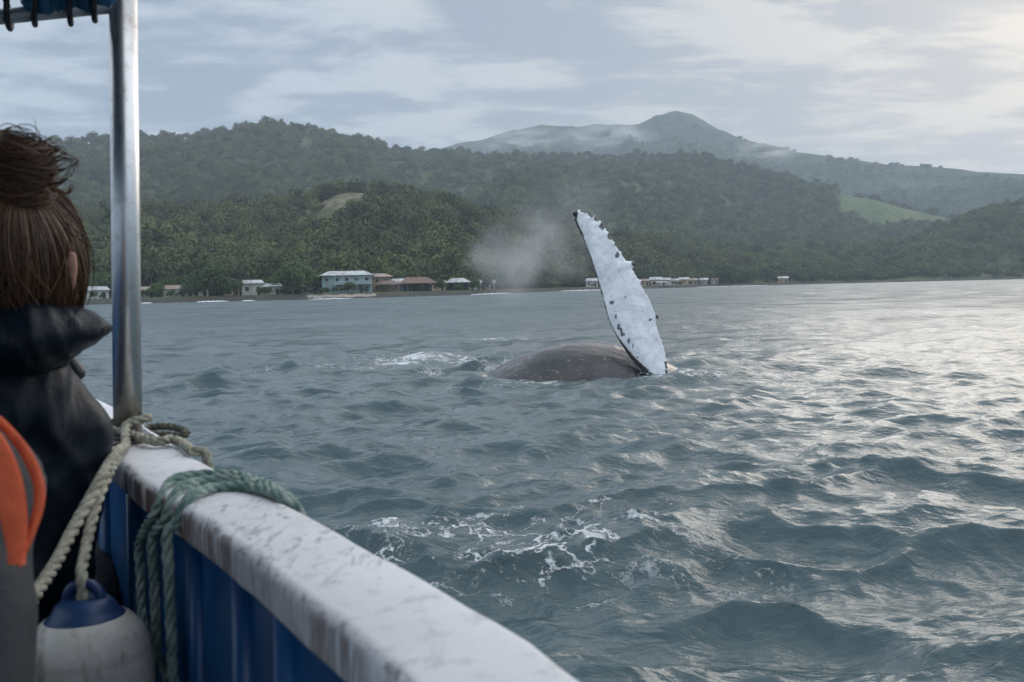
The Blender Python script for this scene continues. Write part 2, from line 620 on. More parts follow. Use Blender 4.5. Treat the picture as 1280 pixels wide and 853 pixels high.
m, t, b = material('sea_water', 0.05, 0, 0.5)
b.inputs['IOR'].default_value = 1.333
geo = t.add('ShaderNodeNewGeometry')
pos = geo.outputs['Position']
n_body = t.noise(pos, 0.06, 3)
deep = t.mix(t.step(n_body, 0.35, 0.65), (0.045, 0.079, 0.087), (0.058, 0.095, 0.104))
fo = t.add('ShaderNodeAttribute', attribute_name='foam').outputs['Fac']
warp = t.add('ShaderNodeTexNoise', ins={'Vector': pos, 'Scale': 1.3, 'Detail': 6.0, 'Roughness': 0.6}).outputs['Color']
wp = t.vm('ADD', t.mapping(pos, (0.50, 0.95, 0.4)), t.vm('MULTIPLY', t.vm('SUBTRACT', warp, (0.5, 0.5, 0.5)), (1.3, 1.3, 0.5)))
brk = t.noise(pos, 0.8, 5, 0.6)
f1 = t.noise(t.mapping(wp, (1.0, 1.0, 0.5)), 1.35, 3, 0.5, 0.5)
f2 = t.noise(t.mapping(wp, (1.0, 1.0, 0.5), (7.3, 2.2, 0)), 3.2, 3, 0.55, 0.5)
fw1 = t.m('MULTIPLY', fo, t.step(brk, 0.36, 0.66, 0.003, 0.028))
lace = t.m('MULTIPLY', t.step(t.m('SUBTRACT', t.m('ABSOLUTE', t.m('SUBTRACT', f1, 0.5)), fw1), 0.010, -0.012), t.step(fo, 0.25, 0.5))
fw2 = t.m('MULTIPLY', t.m('SUBTRACT', fo, 0.25), t.step(brk, 0.42, 0.68, 0.0, 0.040))
lace2 = t.m('MULTIPLY', t.step(t.m('SUBTRACT', t.m('ABSOLUTE', t.m('SUBTRACT', f2, 0.5)), fw2), 0.010, -0.014), t.step(fo, 0.45, 0.75))
solid = t.step(t.m('ADD', t.m('MULTIPLY', fo, 0.55), t.m('MULTIPLY', t.m('SUBTRACT', t.noise(t.mapping(pos, (0.7, 1.2, 1)), 2.0, 8, 0.70), 0.5), 2.2)), 0.80, 1.20)
fm = t.m('MAXIMUM', t.m('MAXIMUM', lace, t.m('MULTIPLY', lace2, 0.8)), t.m('MULTIPLY', solid, 0.85), clamp=True)
fm = t.m('MULTIPLY', fm, t.m('ADD', 0.10, t.m('MULTIPLY', t.noise(pos, 7.0, 5, 0.65), 1.35)), clamp=True)
t.set(b.inputs['Base Color'], t.mix(fm, deep, (0.72, 0.74, 0.74)))
# ripples too small to build roughen the open water away from the boat's lee
off = t.vm('LENGTH', t.vm('MULTIPLY', pos, (1, 1, 0)))
t.set(b.inputs['Roughness'], t.m('ADD', t.m('ADD', t.step(off, 10.0, 110.0, 0.045, 0.43), t.m('MULTIPLY', t.step(off, 20.0, 120.0), t.m('MULTIPLY', t.m('SUBTRACT', t.noise(t.mapping(pos, (0.12, 0.20, 1), rot=(0, 0, -0.1)), 1.0, 7, 0.68), 0.5), 1.1))), t.m('MULTIPLY', fm, 0.5)))
rip1 = t.noise(t.mapping(pos, (1.1, 2.0, 1.0), rot=(0, 0, 0.15)), 2.6, 5, 0.55, 0.3)
rip2 = t.noise(t.mapping(pos, (1.0, 1.5, 1.0), rot=(0, 0, -0.3)), 0.8, 4, 0.55, 0.2)
rip3 = t.noise(t.mapping(pos, (1.0, 1.6, 1.0), rot=(0, 0, 0.5)), 7.5, 4, 0.6, 0.3)
cap = t.m('ADD', t.m('ADD', t.m('MULTIPLY', rip1, 0.050), t.m('MULTIPLY', rip2, 0.11)), t.m('MULTIPLY', rip3, 0.014))
rip4 = t.noise(t.mapping(pos, (0.8, 1.2, 1.0)), 0.30, 6, 0.66, 0.2)
cap = t.m('ADD', cap, t.m('MULTIPLY', t.m('MULTIPLY', rip4, 0.55), t.step(off, 22.0, 70.0)))
calm = t.step(t.noise(t.mapping(pos, (0.05, 0.12, 1)), 1.0, 3), 0.3, 0.7, 0.55, 1.15)
bp = t.add('ShaderNodeBump', ins={'Height': t.m('ADD', cap, t.m('MULTIPLY', fm, 0.03)), 'Strength': t.m('MULTIPLY', calm, 1.0), 'Distance': 1.0})
t.set(b.inputs['Normal'], bp.outputs[0])
sea_o = link('sea', sea_me, m)
tag(sea_o, kind='structure')


# ------------------------------------------------------------------ trees
def leaf_material(name, dark, light, tint=0.5):
    m, t, b = material(name, 0.65, 0, 0.25)
    rnd = t.add('ShaderNodeObjectInfo').outputs['Random']
    tc = t.add('ShaderNodeTexCoord').outputs['Object']
    n = t.noise(tc, 1.3, 3)
    c = t.mix(t.step(n, 0.35, 0.65), dark, light)
    c2 = t.mix(rnd, tuple(x * 0.62 for x in dark), tuple(x * 1.15 for x in light))
    t.set(b.inputs['Base Color'], t.mix(tint, c, c2))
    return m


LEAF = leaf_material('broad_leaves', (0.030, 0.056, 0.020), (0.082, 0.125, 0.042), 0.55)
LEAF_SHORE = leaf_material('shore_leaves', (0.044, 0.076, 0.024), (0.100, 0.145, 0.046), 0.45)
LEAF_FAR = leaf_material('forest_leaves', (0.050, 0.068, 0.022), (0.138, 0.155, 0.050), 0.8)
PALM = leaf_material('palm_leaves', (0.042, 0.064, 0.020), (0.105, 0.128, 0.045), 0.5)
BARK = plain('bark', (0.05, 0.042, 0.034), (0.13, 0.11, 0.09), 3.0, 0.9)


def crown_mesh(name, rx, rz, clumps, leaves, size, seed, umbrella=False):
    """a crown of many small leaf sprays gathered on uneven clumps; its foot is at z = 0"""
    rn = random.Random(seed)
    V, Fc = [], []
    cl = []
    for k in range(clumps):
        a = rn.uniform(0, 2 * PI)
        u = rn.uniform(-0.55, 1.0) if not umbrella else rn.uniform(-0.1, 0.5)
        q = math.sqrt(max(0, 1 - u * u)) * rn.uniform(0.45, 0.80)
        cl.append((Vector((q * math.cos(a) * rx, q * math.sin(a) * rx, rz * (0.95 + u * 0.62))), rn.uniform(0.34, 0.55)))
    for c, s in cl:
        for j in range(leaves // clumps):
            dv = Vector((rn.gauss(0, 1), rn.gauss(0, 1), rn.gauss(0, 1) * 0.8 + 0.35)).normalized()
            p = c + Vector((dv.x * rx * s, dv.y * rx * s, dv.z * rz * s * 0.85)) * rn.uniform(0.75, 1.06)
            nrm = (dv + Vector((rn.gauss(0, .45), rn.gauss(0, .45), rn.gauss(0, .45)))).normalized()
            a1 = nrm.orthogonal().normalized()
            a1 = Quaternion(nrm, rn.uniform(0, 2 * PI)) @ a1
            a2 = nrm.cross(a1)
            w_ = size * rn.uniform(0.6, 1.3)
            k = len(V)
            V += [p - a1 * w_, p + a2 * w_ * 0.6 + nrm * w_ * 0.2, p + a1 * w_, p - a2 * w_ * 0.6 + nrm * w_ * 0.2]
            Fc.append((k, k + 1, k + 2, k + 3))
    return mesh(name, V, Fc)


def trunk_mesh(name, h, r, spread, limbs, seed):
    rn = random.Random(seed)
    bm = bmesh.new()
    top = Vector((rn.uniform(-.1, .1) * h, rn.uniform(-.1, .1) * h, h))
    add_tube(bm, spline([(0, 0, -0.8), (0, 0, 0.2 * h), top * 0.6 + Vector((0.03 * h, 0, 0)), top], 7), [r * 1.5, r * 1.1, r, r * .9, r * .8, r * .7, r * .45], 7)
    for k in range(limbs):
        a = 2 * PI * k / limbs + rn.uniform(-.4, .4)
        b0 = top * rn.uniform(0.55, 0.95)
        e = b0 + Vector((math.cos(a) * spread, math.sin(a) * spread, spread * rn.uniform(0.5, 1.0)))
        add_tube(bm, spline([b0, b0.lerp(e, 0.5) + Vector((0, 0, spread * .12)), e], 5), [r * .5, r * .42, r * .34, r * .26, r * .14], 5)
    return bm_mesh(name, bm)


def palm_meshes(seed, h, nf=17, L=3.1):
    rn = random.Random(seed)
    bm = bmesh.new()
    lean = Vector((rn.uniform(-.14, .14) * h, rn.uniform(-.14, .14) * h, h))
    pts = spline([(0, 0, -0.6), (lean.x * .15, lean.y * .15, h * .35), (lean.x * .5, lean.y * .5, h * .7), lean], 9)
    add_tube(bm, pts, [0.26, 0.20, 0.17, 0.16, 0.15, 0.14, 0.14, 0.13, 0.12], 7)
    tr = bm_mesh('palm_trunk', bm)
    V, Fc = [], []
    for k in range(nf):
        a = 2.4 * k + rn.uniform(-.3, .3)
        el = 1.15 - 1.65 * (k / nf) + rn.uniform(-.15, .15)
        dx = Vector((math.cos(a), math.sin(a), 0))
        side = Vector((-dx.y, dx.x, 0))
        n = 9
        p = lean.copy()
        e = el
        for s in range(n):
            step = L / n
            q = p + (dx * math.cos(e) + Vector((0, 0, 1)) * math.sin(e)) * step
            wd = 0.62 * math.sin(PI * (0.10 + 0.86 * (s + 0.5) / n)) * rn.uniform(.85, 1.1)
            for sg in (-1, 1):                      # leaflets hang from the midrib on both sides, each a pointed blade
                for hh in (0.0, 0.5):
                    b0 = p.lerp(q, hh)
                    b1 = p.lerp(q, hh + 0.42)
                    tip = p.lerp(q, hh + 0.55) + side * sg * wd + Vector((0, 0, -wd * 0.62)) + dx * 0.12
                    i0 = len(V)
                    V += [b0, b1, tip]
                    Fc.append((i0, i0 + 1, i0 + 2))
            p = q
            e -= 0.11 + 0.16 * s / n
    return tr, mesh('palm_crown', V, Fc)


PALMS = [palm_meshes(s, h) for s, h in ((1, 9.5), (2, 11.0), (3, 8.0), (4, 12.0), (5, 10.0))]
BROAD = [(trunk_mesh('trunk', 3.2, 0.32, 2.6, 5, s), crown_mesh('crown', 5.2, 4.2, 22, 2400, 0.36, s)) for s in (21, 22, 23, 24)]
UMBR = [(trunk_mesh('trunk', 6.2, 0.30, 3.2, 6, s), crown_mesh('crown', 5.6, 2.2, 16, 1100, 0.42, s, True)) for s in (31, 32, 33)]
SMALL = [(trunk_mesh('trunk', 3.0, 0.24, 2.0, 4, s), crown_mesh('crown', 3.8, 3.6, 14, 700, 0.40, s)) for s in (41, 42, 43, 44)]
for tr, cr in PALMS:
    tr.materials.append(BARK)
    cr.materials.append(PALM)
for tr, cr in BROAD + UMBR + SMALL:
    tr.materials.append(BARK)
    cr.materials.append(LEAF)
for tr, cr in BROAD:
    cr.materials[0] = LEAF_SHORE


def plant(kind, pair, loc, s, rz, label, cat, group, crown_up=None):
    o = empty(kind, loc, label, cat, group, rz)
    o.scale = (s, s, s)
    link('trunk', pair[0], parent=o)
    c_ = link('crown', pair[1], parent=o)
    if crown_up:
        c_.location.z = crown_up
    return o


def ground_at(L, px, extra):
    az = AZ(px, 365)[0]
    r = float(L.r0(np.array(az))) + extra
    return Vector((math.sin(az) * r, math.cos(az) * r, float(L.z(np.array(az), np.array(r)))))


rn = random.Random(99)


def zone(px):
    for lim, a, b_ in ((143, 'between the hooded person and the steel pole', 'left of the pole'), (178, 'right behind the steel pole', 'behind the pole'),
                       (300, 'between the steel pole and the white cottage', 'right of the pole'), (355, 'around the white cottage', 'by the white cottage'),
                       (402, 'between the white cottage and the turquoise house', 'left of the turquoise house'), (480, 'around the large turquoise house', 'by the turquoise house'),
                       (548, 'around the long thatched pavilion', 'by the thatched pavilion'), (600, 'around the grey roofed pavilion', 'by the grey pavilion'),
                       (690, 'seen through the whale blow', 'behind the whale blow'), (760, 'behind the raised flipper', 'behind the flipper'),
                       (900, 'around the cluster of huts right of the flipper', 'by the huts'), (1050, 'around the lone pale cabin', 'by the lone cabin'),
                       (1150, 'on the empty shore right of the lone cabin', 'right of the cabin'), (9999, 'at the far right end of the shore', 'at the far right')):
        if px < lim:
            return a, b_


# coconut palms in the grove behind the beach
n_p = 0
for k in range(400):
    if n_p >= 170:
        break
    px = rn.uniform(105, 650) if rn.random() < 0.85 else rn.uniform(730, 960)
    e = rn.uniform(20, 95) if rn.random() < 0.6 else rn.uniform(16, 45)
    p = ground_at(near, px, e)
    if 400 < px < 590 and e < 40:
        continue
    if 1.0 < p.z < 26:
        plant('palm_tree', rn.choice(PALMS), p - Vector((0, 0, 0.1)), rn.uniform(0.85, 1.2), rn.uniform(0, 6.28),
              'slender coconut palm ' + zone(px)[0], 'palm', 'coconut palms ' + zone(px)[1])
        n_p += 1
# the trees one can tell apart on the waterfront: px, metres behind the water's edge, scale, kind, label
SHORE = [
    (266, 5, 1.22, 0, 'round dark tree on the shore right of the steel pole'),
    (246, 15, 0.80, 1, 'lower bushy tree leaning into the round dark shore tree'),
    (366, 4, 1.25, 2, 'big dome-shaped green tree between the white cottage and the turquoise house'),
    (347, 13, 0.70, 3, 'smaller tree at the left side of the big dome-shaped tree'),
    (395, 20, 0.98, 1, 'dark tree just behind the left end of the turquoise house'),
    (208, 16, 0.72, 2, 'shore tree close to the right of the steel pole'),
    (226, 22, 0.85, 0, 'shore tree over the brown roofed hut'),
    (130, 14, 0.95, 3, 'shore tree left of the steel pole beside the hood'),
    (115, 22, 1.1, 1, 'tall shore tree half behind the head of the person in the hood'),
    (150, 20, 0.9, 0, 'shore tree directly behind the steel pole'),
    (160, 4, 0.55, 0, 'low tree at the water behind the steel pole'),
    (196, 4, 0.50, 2, 'low tree between the two brown roofed huts'),
    (238, 4, 0.55, 1, 'low tree at the right end of the brown roofed hut'),
    (292, 4, 0.62, 3, 'low tree just left of the white cottage'),
    (330, 3, 0.30, 0, 'small bush tree in front of the white cottage'),
    (548, 6, 0.50, 2, 'low tree between the thatched pavilion and the grey pavilion'),
    (590, 5, 0.55, 1, 'low tree at the right end of the grey pavilion'),
    (436, 5, 0.42, 3, 'small pale bush tree in front of the turquoise house'),
    (600, 22, 0.95, 2, 'dark tree standing at the left rim of the whale blow'),
    (622, 20, 0.9, 1, 'dark tree seen through the whale blow, left one'),
    (650, 20, 0.85, 3, 'dark tree seen through the whale blow, middle one'),
    (676, 18, 0.8, 0, 'dark tree seen through the whale blow, right one'),
    (706, 18, 0.9, 2, 'tree on the shore just left of the raised flipper'),
    (905, 8, 1.6, 0, 'large dark tree on the shore right of the white huts'),
    (935, 14, 1.5, 1, 'tallest dark tree on the shore right of the white huts'),
    (960, 14, 1.3, 2, 'dark tree next to the pale cabin on the far shore'),
    (1005, 16, 1.2, 3, 'round tree right of the pale cabin on the far shore'),
]
for px, e, s, v, lab in SHORE:
    p = ground_at(near, px, e)
    plant('shore_tree', BROAD[v], p, s, rn.uniform(0, 6.28), lab, 'tree', 'broadleaf trees on the waterfront')
# bushes and trees filling the waterfront, alike to the eye
for k in range(80):
    px = rn.uniform(110, 600) if k < 30 else rn.uniform(960, 1290) if k < 58 else rn.uniform(690, 960)
    e = rn.uniform(30, 60) if k < 30 else rn.uniform(4, 26) if k < 58 else rn.uniform(26, 60)
    p = ground_at(near, px, e)
    plant('coast_tree', rn.choice(SMALL + BROAD), p, rn.uniform(0.7, 1.15), rn.uniform(0, 6.28),
          'green broadleaf tree ' + zone(px)[0], 'tree', 'coastal trees ' + zone(px)[1])


for k in range(70):
    px = rn.uniform(112, 600) if k < 52 else rn.uniform(735, 1000)
    p = ground_at(near, px, rn.uniform(2.5, 6.0))
    plant('shrub', rn.choice(SMALL), p, rn.uniform(0.16, 0.34), rn.uniform(0, 6.28), 'low green shrub on the bank ' + zone(px)[0], 'shrub', 'shrubs ' + zone(px)[1])


# trees that stand out on the skylines: px, kind, scale
def on_ridge(L, px, off=-6.0):
    az = AZ(px, 200)[0]
    r = float(L.r1(np.array(az))) + off
    return Vector((math.sin(az) * r, math.cos(az) * r, float(L.z(np.array(az), np.array(r)))))


RIDGE = [(82, 'u', 1.0), (98, 'u', 1.15), (132, 's', 0.9), (192, 's', 1.2), (204, 's', 1.1), (250, 's', .9), (285, 's', 1.2), (300, 's', 1.0), (312, 's', 0.9),
         (327, 'b', 1.0), (346, 'u', 1.1), (353, 'u', 1.15), (376, 'u', 1.25), (384, 's', 1.3), (405, 's', 1.0), (432, 'u', 1.15), (440, 'u', 1.0), (449, 'u', 1.2),
         (457, 's', 1.1), (486, 'u', 1.0), (501, 'u', 1.25), (515, 's', 1.2), (522, 'u', 1.2), (552, 's', 1.2), (575, 's', 1.3), (590, 's', 1.2), (612, 's', 1.4), (640, 's', 1.3),
         (665, 's', 1.4), (690, 's', 1.5), (704, 'b', 1.1), (722, 's', 1.5), (742, 'b', 1.2), (756, 'b', 1.5), (768, 's', 1.6), (790, 's', 1.3), (815, 's', 1.6), (822, 'b', 1.2),
         (838, 's', 1.3), (848, 's', 1.5), (870, 'b', 1.4), (884, 'u', 1.5), (900, 'b', 1.2), (915, 's', 1.3), (938, 's', 1.3), (960, 's', 1.5), (985, 's', 1.4), (1010, 's', 1.4), (1036, 's', 1.3)]
ORD = ['first', 'second', 'third', 'fourth', 'fifth', 'sixth', 'seventh', 'eighth', 'ninth', 'tenth', 'eleventh', 'twelfth', 'thirteenth', 'fourteenth', 'fifteenth', 'sixteenth',
       'seventeenth', 'eighteenth', 'nineteenth', 'twentieth']
cnt = {'u': 0, 's': 0, 'b': 0}
tot = {k: sum(1 for q_ in RIDGE if q_[1] == k) for k in cnt}
for px, kd_, s in RIDGE:
    pr = rn.choice({'u': UMBR, 's': SMALL, 'b': BROAD}[kd_])
    i_, n_ = cnt[kd_], tot[kd_]
    cnt[kd_] += 1
    what = {'u': 'flat-topped umbrella tree', 's': 'small round tree', 'b': 'big heavy-crowned tree'}[kd_]
    place = f'{ORD[i_]} from the left' if i_ < (n_ + 1) // 2 else f'{ORD[n_ - 1 - i_]} from the right'
    plant('ridge_tree', pr, on_ridge(mid, px), s * 0.78, rn.uniform(0, 6.28), f'{what} on the long middle ridge, {place}', 'tree',
          {'u': 'umbrella trees along the middle ridge', 's': 'small trees along the middle ridge', 'b': 'big trees along the middle ridge'}[kd_])
PEAKT = [(925, 2.0), (932, 1.8), (955, 1.2), (984, 2.2), (992, 1.6), (1036, 1.6), (1052, 1.4), (1064, 2.3), (1071, 2.0), (1095, 1.2), (1114, 2.4), (1120, 2.2), (1128, 1.6), (1152, 2.3), (1160, 2.0), (1175, 1.2)]
for i_, (px, s) in enumerate(PEAKT):
    place = f'{ORD[i_]} going down from the peak' if i_ < 8 else f'{ORD[15 - i_]} counted from its right end'
    plant('ridge_tree', rn.choice(BROAD[:3] + SMALL), on_ridge(far, px) - Vector((0, 0, 3.0 * s)), s * 0.95, rn.uniform(0, 6.28),
          f'dark tree on the skyline right of the peak, {place}', 'tree', 'trees on the skyline right of the peak')
for px, py, s, lab in [(1167, 262, 1.6, 'tallest dark tree at the right edge of the pale green pasture'), (1190, 266, 1.1, 'smaller round tree right of the tallest tree by the pasture'),
                       (1205, 268, 1.2, 'round tree furthest right of the pasture'), (1130, 247, 1.1, 'lone tree above the top edge of the pale green pasture')]:
    g = on_layer(mid, px, py)
    plant('pasture_tree', rn.choice(BROAD), Vector(g), s, rn.uniform(0, 6.28), lab, 'tree', 'trees around the pasture')

# ------------------------------------------------------------------ the woods on the slopes: nobody could count them
tmpl = []
for s, (rx, rz, cl_, lv, sz) in enumerate([(4.2, 3.6, 11, 460, 0.50), (3.6, 4.2, 10, 420, 0.47), (5.0, 3.0, 12, 500, 0.52), (4.4, 4.4, 13, 520, 0.50)]):
    me = crown_mesh('forest_crown', rx, rz, cl_, lv, sz, 60 + s)
    me.materials.append(LEAF_FAR)
    tmpl.append(bpy.data.objects.new('forest_crown', me))
pme = palm_meshes(77, 9.0, 13, 3.2)[1]
pme.materials.append(PALM)
tmpl.append(bpy.data.objects.new('forest_palm', pme))


def scatter_group():
    ng = bpy.data.node_groups.new('woodland', 'GeometryNodeTree')
    ng.interface.new_socket(name='Geometry', in_out='INPUT', socket_type='NodeSocketGeometry')
    ng.interface.new_socket(name='Geometry', in_out='OUTPUT', socket_type='NodeSocketGeometry')
    t = NT(ng)
    gi, go = t.add('NodeGroupInput'), t.add('NodeGroupOutput')
    jn = t.add('GeometryNodeJoinGeometry')
    infos = []
    for o in tmpl:
        oi = t.add('GeometryNodeObjectInfo', ins={'Object': o, 'As Instance': True})
        infos.append(oi)
    for oi in reversed(infos):
        t.l.new(oi.outputs['Geometry'], jn.inputs[0])

    def attr(name, typ):
        n = t.add('GeometryNodeInputNamedAttribute', data_type=typ)
        n.inputs['Name'].default_value = name
        return n.outputs[0]
    ip = t.add('GeometryNodeInstanceOnPoints')
    t.l.new(gi.outputs[0], ip.inputs['Points'])
    t.l.new(jn.outputs[0], ip.inputs['Instance'])
    ip.inputs['Pick Instance'].default_value = True
    t.l.new(attr('variant', 'INT'), ip.inputs['Instance Index'])
    cx = t.add('ShaderNodeCombineXYZ')
    t.l.new(attr('turn', 'FLOAT'), cx.inputs[2])
    er = t.add('FunctionNodeEulerToRotation')
    t.l.new(cx.outputs[0], er.inputs[0])
    t.l.new(er.outputs[0], ip.inputs['Rotation'])
    t.l.new(attr('size', 'FLOAT_VECTOR'), ip.inputs['Scale'])
    t.l.new(ip.outputs[0], go.inputs[0])
    return ng


NG = scatter_group()


def forest(name, L, n, s_lo, s_hi, size, seed, palms_below=0.0, sink=0.9, clear=None):
    g = np.random.RandomState(seed)
    az = g.uniform(-R(41), R(41), n)
    # even on the ground seen from the sea
    u = g.rand(n)
    s = s_lo + (s_hi - s_lo) * u
    r0, r1 = L.r0(az), L.r1(az)
    r = r0 + (r1 - r0) * s
    x, y = np.sin(az) * r, np.cos(az) * r
    z = L.z(az, r)
    keep = np.ones(n, bool)
    if clear is not None:
        keep &= ~clear(x, y)
    gap = fbm(x / 60.0, y / 90.0, 3)
    keep &= gap > -0.62
    az, r, x, y, z = az[keep], r[keep], x[keep], y[keep], z[keep]
    k = len(x)
    sc = size * np.exp(g.normal(0, 0.26, k)) * (1 + 0.25 * fbm(x / 80.0 + 9, y / 80.0, 2))
    sc = np.clip(sc, size * 0.60, size * 1.40)
    var = g.randint(0, 4, k)
    pal = (g.rand(k) < palms_below) & (z < 45)
    var[pal] = 4
    sc = np.where(pal, 0.52 * sc, sc)
    zz2 = z - sink * sc + np.where(pal, 1.5, 0)
    me = bpy.data.meshes.new(name)
    me.vertices.add(k)
    me.vertices.foreach_set('co', np.stack([x, y, zz2], -1).astype(np.float32).ravel())
    for nm, typ, val in (('variant', 'INT', var.astype(np.int32)), ('turn', 'FLOAT', g.uniform(0, 6.28, k).astype(np.float32))):
        me.attributes.new(nm, typ, 'POINT').data.foreach_set('value', val)
    vs = np.stack([sc, sc, sc * g.uniform(0.8, 1.3, k)], -1).astype(np.float32)
    me.attributes.new('size', 'FLOAT_VECTOR', 'POINT').data.foreach_set('vector', vs.ravel())
    o = link(name, me)
    md = o.modifiers.new('scatter', 'NODES')
    md.node_group = NG
    return tag(o, kind='stuff')


def clear_knoll(x, y):
    return ((x - kp[0]) / 36) ** 2 + ((y - kp[1] + 30) / 80) ** 2 + 0.8 * pnoise(x / 9.0, y / 14.0) < 0.62


forest('forest', near, 10900, 0.10, 1.12, 1.18, 1, palms_below=0.42, clear=clear_knoll)
forest('forest', mid, 16700, 0.02, 1.06, 1.3, 2, clear=lambda x, y: in_field(x, y, 0.10))
forest('forest', far, 8600, 0.25, 0.87, 1.15, 3)


# ------------------------------------------------------------------ houses on the shore
WHITE = plain('whitewash', (0.40, 0.39, 0.36), (0.60, 0.59, 0.55), 0.9, 0.8)
TURQ = plain('turquoise_paint', (0.22, 0.33, 0.35), (0.30, 0.41, 0.42), 0.8, 0.7)
TIN = plain('tin_roof', (0.26, 0.26, 0.25), (0.50, 0.53, 0.53), 0.6, 0.55)
RUST = plain('rusty_roof', (0.20, 0.14, 0.11), (0.34, 0.27, 0.22), 0.6, 0.7)
THATCH = plain('palm_thatch', (0.15, 0.10, 0.075), (0.24, 0.17, 0.13), 1.5, 0.95)
TAN = plain('ochre_wall', (0.42, 0.30, 0.20), (0.52, 0.38, 0.26), 0.8, 0.8)
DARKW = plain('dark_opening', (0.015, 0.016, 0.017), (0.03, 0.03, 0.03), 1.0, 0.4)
WOODP = plain('weathered_post', (0.16, 0.13, 0.10), (0.28, 0.24, 0.19), 2.0, 0.85)
SAND = plain('pale_sand', (0.20, 0.18, 0.15), (0.30, 0.27, 0.23), 0.8, 0.95)
SURF = plain('white_water', (0.70, 0.73, 0.74), (0.86, 0.87, 0.87), 1.2, 0.7, bump=0.4)


def roof_mesh(w_, d_, h, over, hip):
    x, y = w_ / 2 + over, d_ / 2 + over
    i = max(0.05, x - hip)
    th = 0.12
    V = [(-x, -y, 0), (x, -y, 0), (x, y, 0), (-x, y, 0), (-i, 0, h), (i, 0, h)]
    V += [(a, b_, c_ - th) for a, b_, c_ in V]
    Fc = [(0, 1, 5, 4), (1, 2, 5), (2, 3, 4, 5), (3, 0, 4), (7, 6, 10, 11), (8, 7, 11), (9, 8, 11, 10), (6, 9, 10)]
    for a, b_ in ((0, 1), (1, 2), (2, 3), (3, 0)):
        Fc.append((b_, a, a + 6, b_ + 6))
    return mesh('roof', V, Fc)


def house(px, e, w_, d_, hwall, hroof, wall, roof, label, kind='house', hip=1.0, over=0.5, wins=2, storeys=1, open_=False, cat='house', turn=0.0):
    p = ground_at(near, px, e)
    o = empty(kind, (p.x, p.y, max(p.z, 1.2) - 0.1), label, cat, 'houses along the shore', -AZ(px, 365)[0] + turn)
    if open_:
        for sx in (-1, -0.33, 0.33, 1):
            for sy in (-1, 1):
                bm = bmesh.new()
                add_box(bm, (sx * (w_ / 2 - .15), sy * (d_ / 2 - .15), hwall / 2), (0.16, 0.16, hwall))
                link('post', bm_mesh('post', bm, False), WOODP, o)
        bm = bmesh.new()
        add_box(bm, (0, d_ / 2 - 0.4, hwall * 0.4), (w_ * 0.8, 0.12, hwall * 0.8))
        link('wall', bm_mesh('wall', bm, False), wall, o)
    else:
        bm = bmesh.new()
        add_box(bm, (0, 0, hwall / 2), (w_, d_, hwall))
        link('wall', bm_mesh('wall', bm, False), wall, o)
        hs = hwall / storeys
        for s in range(storeys):
            for k in range(wins):
                bm = bmesh.new()
                x = (k + 0.5 - wins / 2) * w_ / wins
                add_box(bm, (x, -d_ / 2 - 0.02, hs * (s + 0.55)), (min(1.3, w_ / wins * .5), 0.10, hs * 0.40))
                f_ = link('window', bm_mesh('window', bm, False), WHITE, o)
                bm = bmesh.new()
                add_box(bm, (x, -d_ / 2 - 0.06, hs * (s + 0.55)), (min(1.3, w_ / wins * .5) - .2, 0.08, hs * 0.40 - .2))
                link('pane', bm_mesh('pane', bm, False), DARKW, f_)
        bm = bmesh.new()
        add_box(bm, (w_ * 0.28 if wins > 1 else -w_ * .3, -d_ / 2 - 0.03, 0.95), (0.85, 0.10, 1.9))
        link('door', bm_mesh('door', bm, False), DARKW, o)
    r_ = link('roof', roof_mesh(w_, d_, hroof, over, hip), roof, o)
    r_.location.z = hwall + 0.12
    return o


big = house(434, 16, 15.5, 9, 5.6, 1.4, TURQ, TIN, 'large two-storey turquoise house with a pale tin roof behind the white beach', hip=3.0, over=0.9, wins=5, storeys=2)
bm = bmesh.new()
add_box(bm, (2.0, -5.6, 2.85), (11.5, 2.2, 0.16))
link('balcony', bm_mesh('balcony', bm, False), WHITE, big)
for k in range(6):
    bm = bmesh.new()
    add_box(bm, (-3.6 + 2.24 * k, -6.5, 2.8), (0.16, 0.16, 5.6))
    link('post', bm_mesh('post', bm, False), WHITE, big)
bm = bmesh.new()
add_box(bm, (2.0, -6.6, 3.8), (11.5, 0.06, 0.10))
add_box(bm, (2.0, -6.6, 3.4), (11.5, 0.05, 0.06))
link('railing', bm_mesh('railing', bm, False), WHITE, big)
ex = house(472, 17, 8.5, 7.5, 5.0, 1.1, TAN, RUST, 'house with a flat brownish roof joined to the right of the turquoise house', hip=2.5, over=1.0, wins=3, storeys=2)
house(316, 15, 6.5, 5, 3.6, 1.1, WHITE, TIN, 'white cottage with a pale roof left of the dome-shaped tree', 'cottage', wins=2)
house(341, 11, 5.2, 4.5, 2.5, 1.0, WHITE, TIN, 'low white annex beside the white cottage', 'cottage', wins=2)
house(486, 9, 7.0, 4.5, 2.5, 1.2, TAN, THATCH, 'open shelter with a brown thatched roof in front of the brown roofed house', 'shelter', open_=True, cat='shelter', hip=2.4)
house(522, 11, 12.0, 6.0, 2.7, 2.0, DARKW, THATCH, 'long open beach restaurant under a wide brown thatched roof', 'pavilion', open_=True, cat='pavilion', hip=3.0)
house(500, 20, 6.0, 5.0, 3.2, 1.2, TURQ, TIN, 'small grey roofed house behind the long thatched pavilion', wins=2)
house(573, 12, 8.0, 5.5, 2.8, 1.5, DARKW, TIN, 'grey roofed open pavilion at the right end of the beach', 'pavilion', open_=True, cat='pavilion', hip=2.5)
house(220, 9, 7.0, 5, 2.3, 1.1, WHITE, RUST, 'low hut with a rusty brown roof right of the steel pole', 'hut', wins=2, cat='hut')
house(182, 9, 5.5, 4.5, 2.2, 1.0, WHITE, RUST, 'low hut with a brown roof close to the steel pole', 'hut', wins=2, cat='hut')
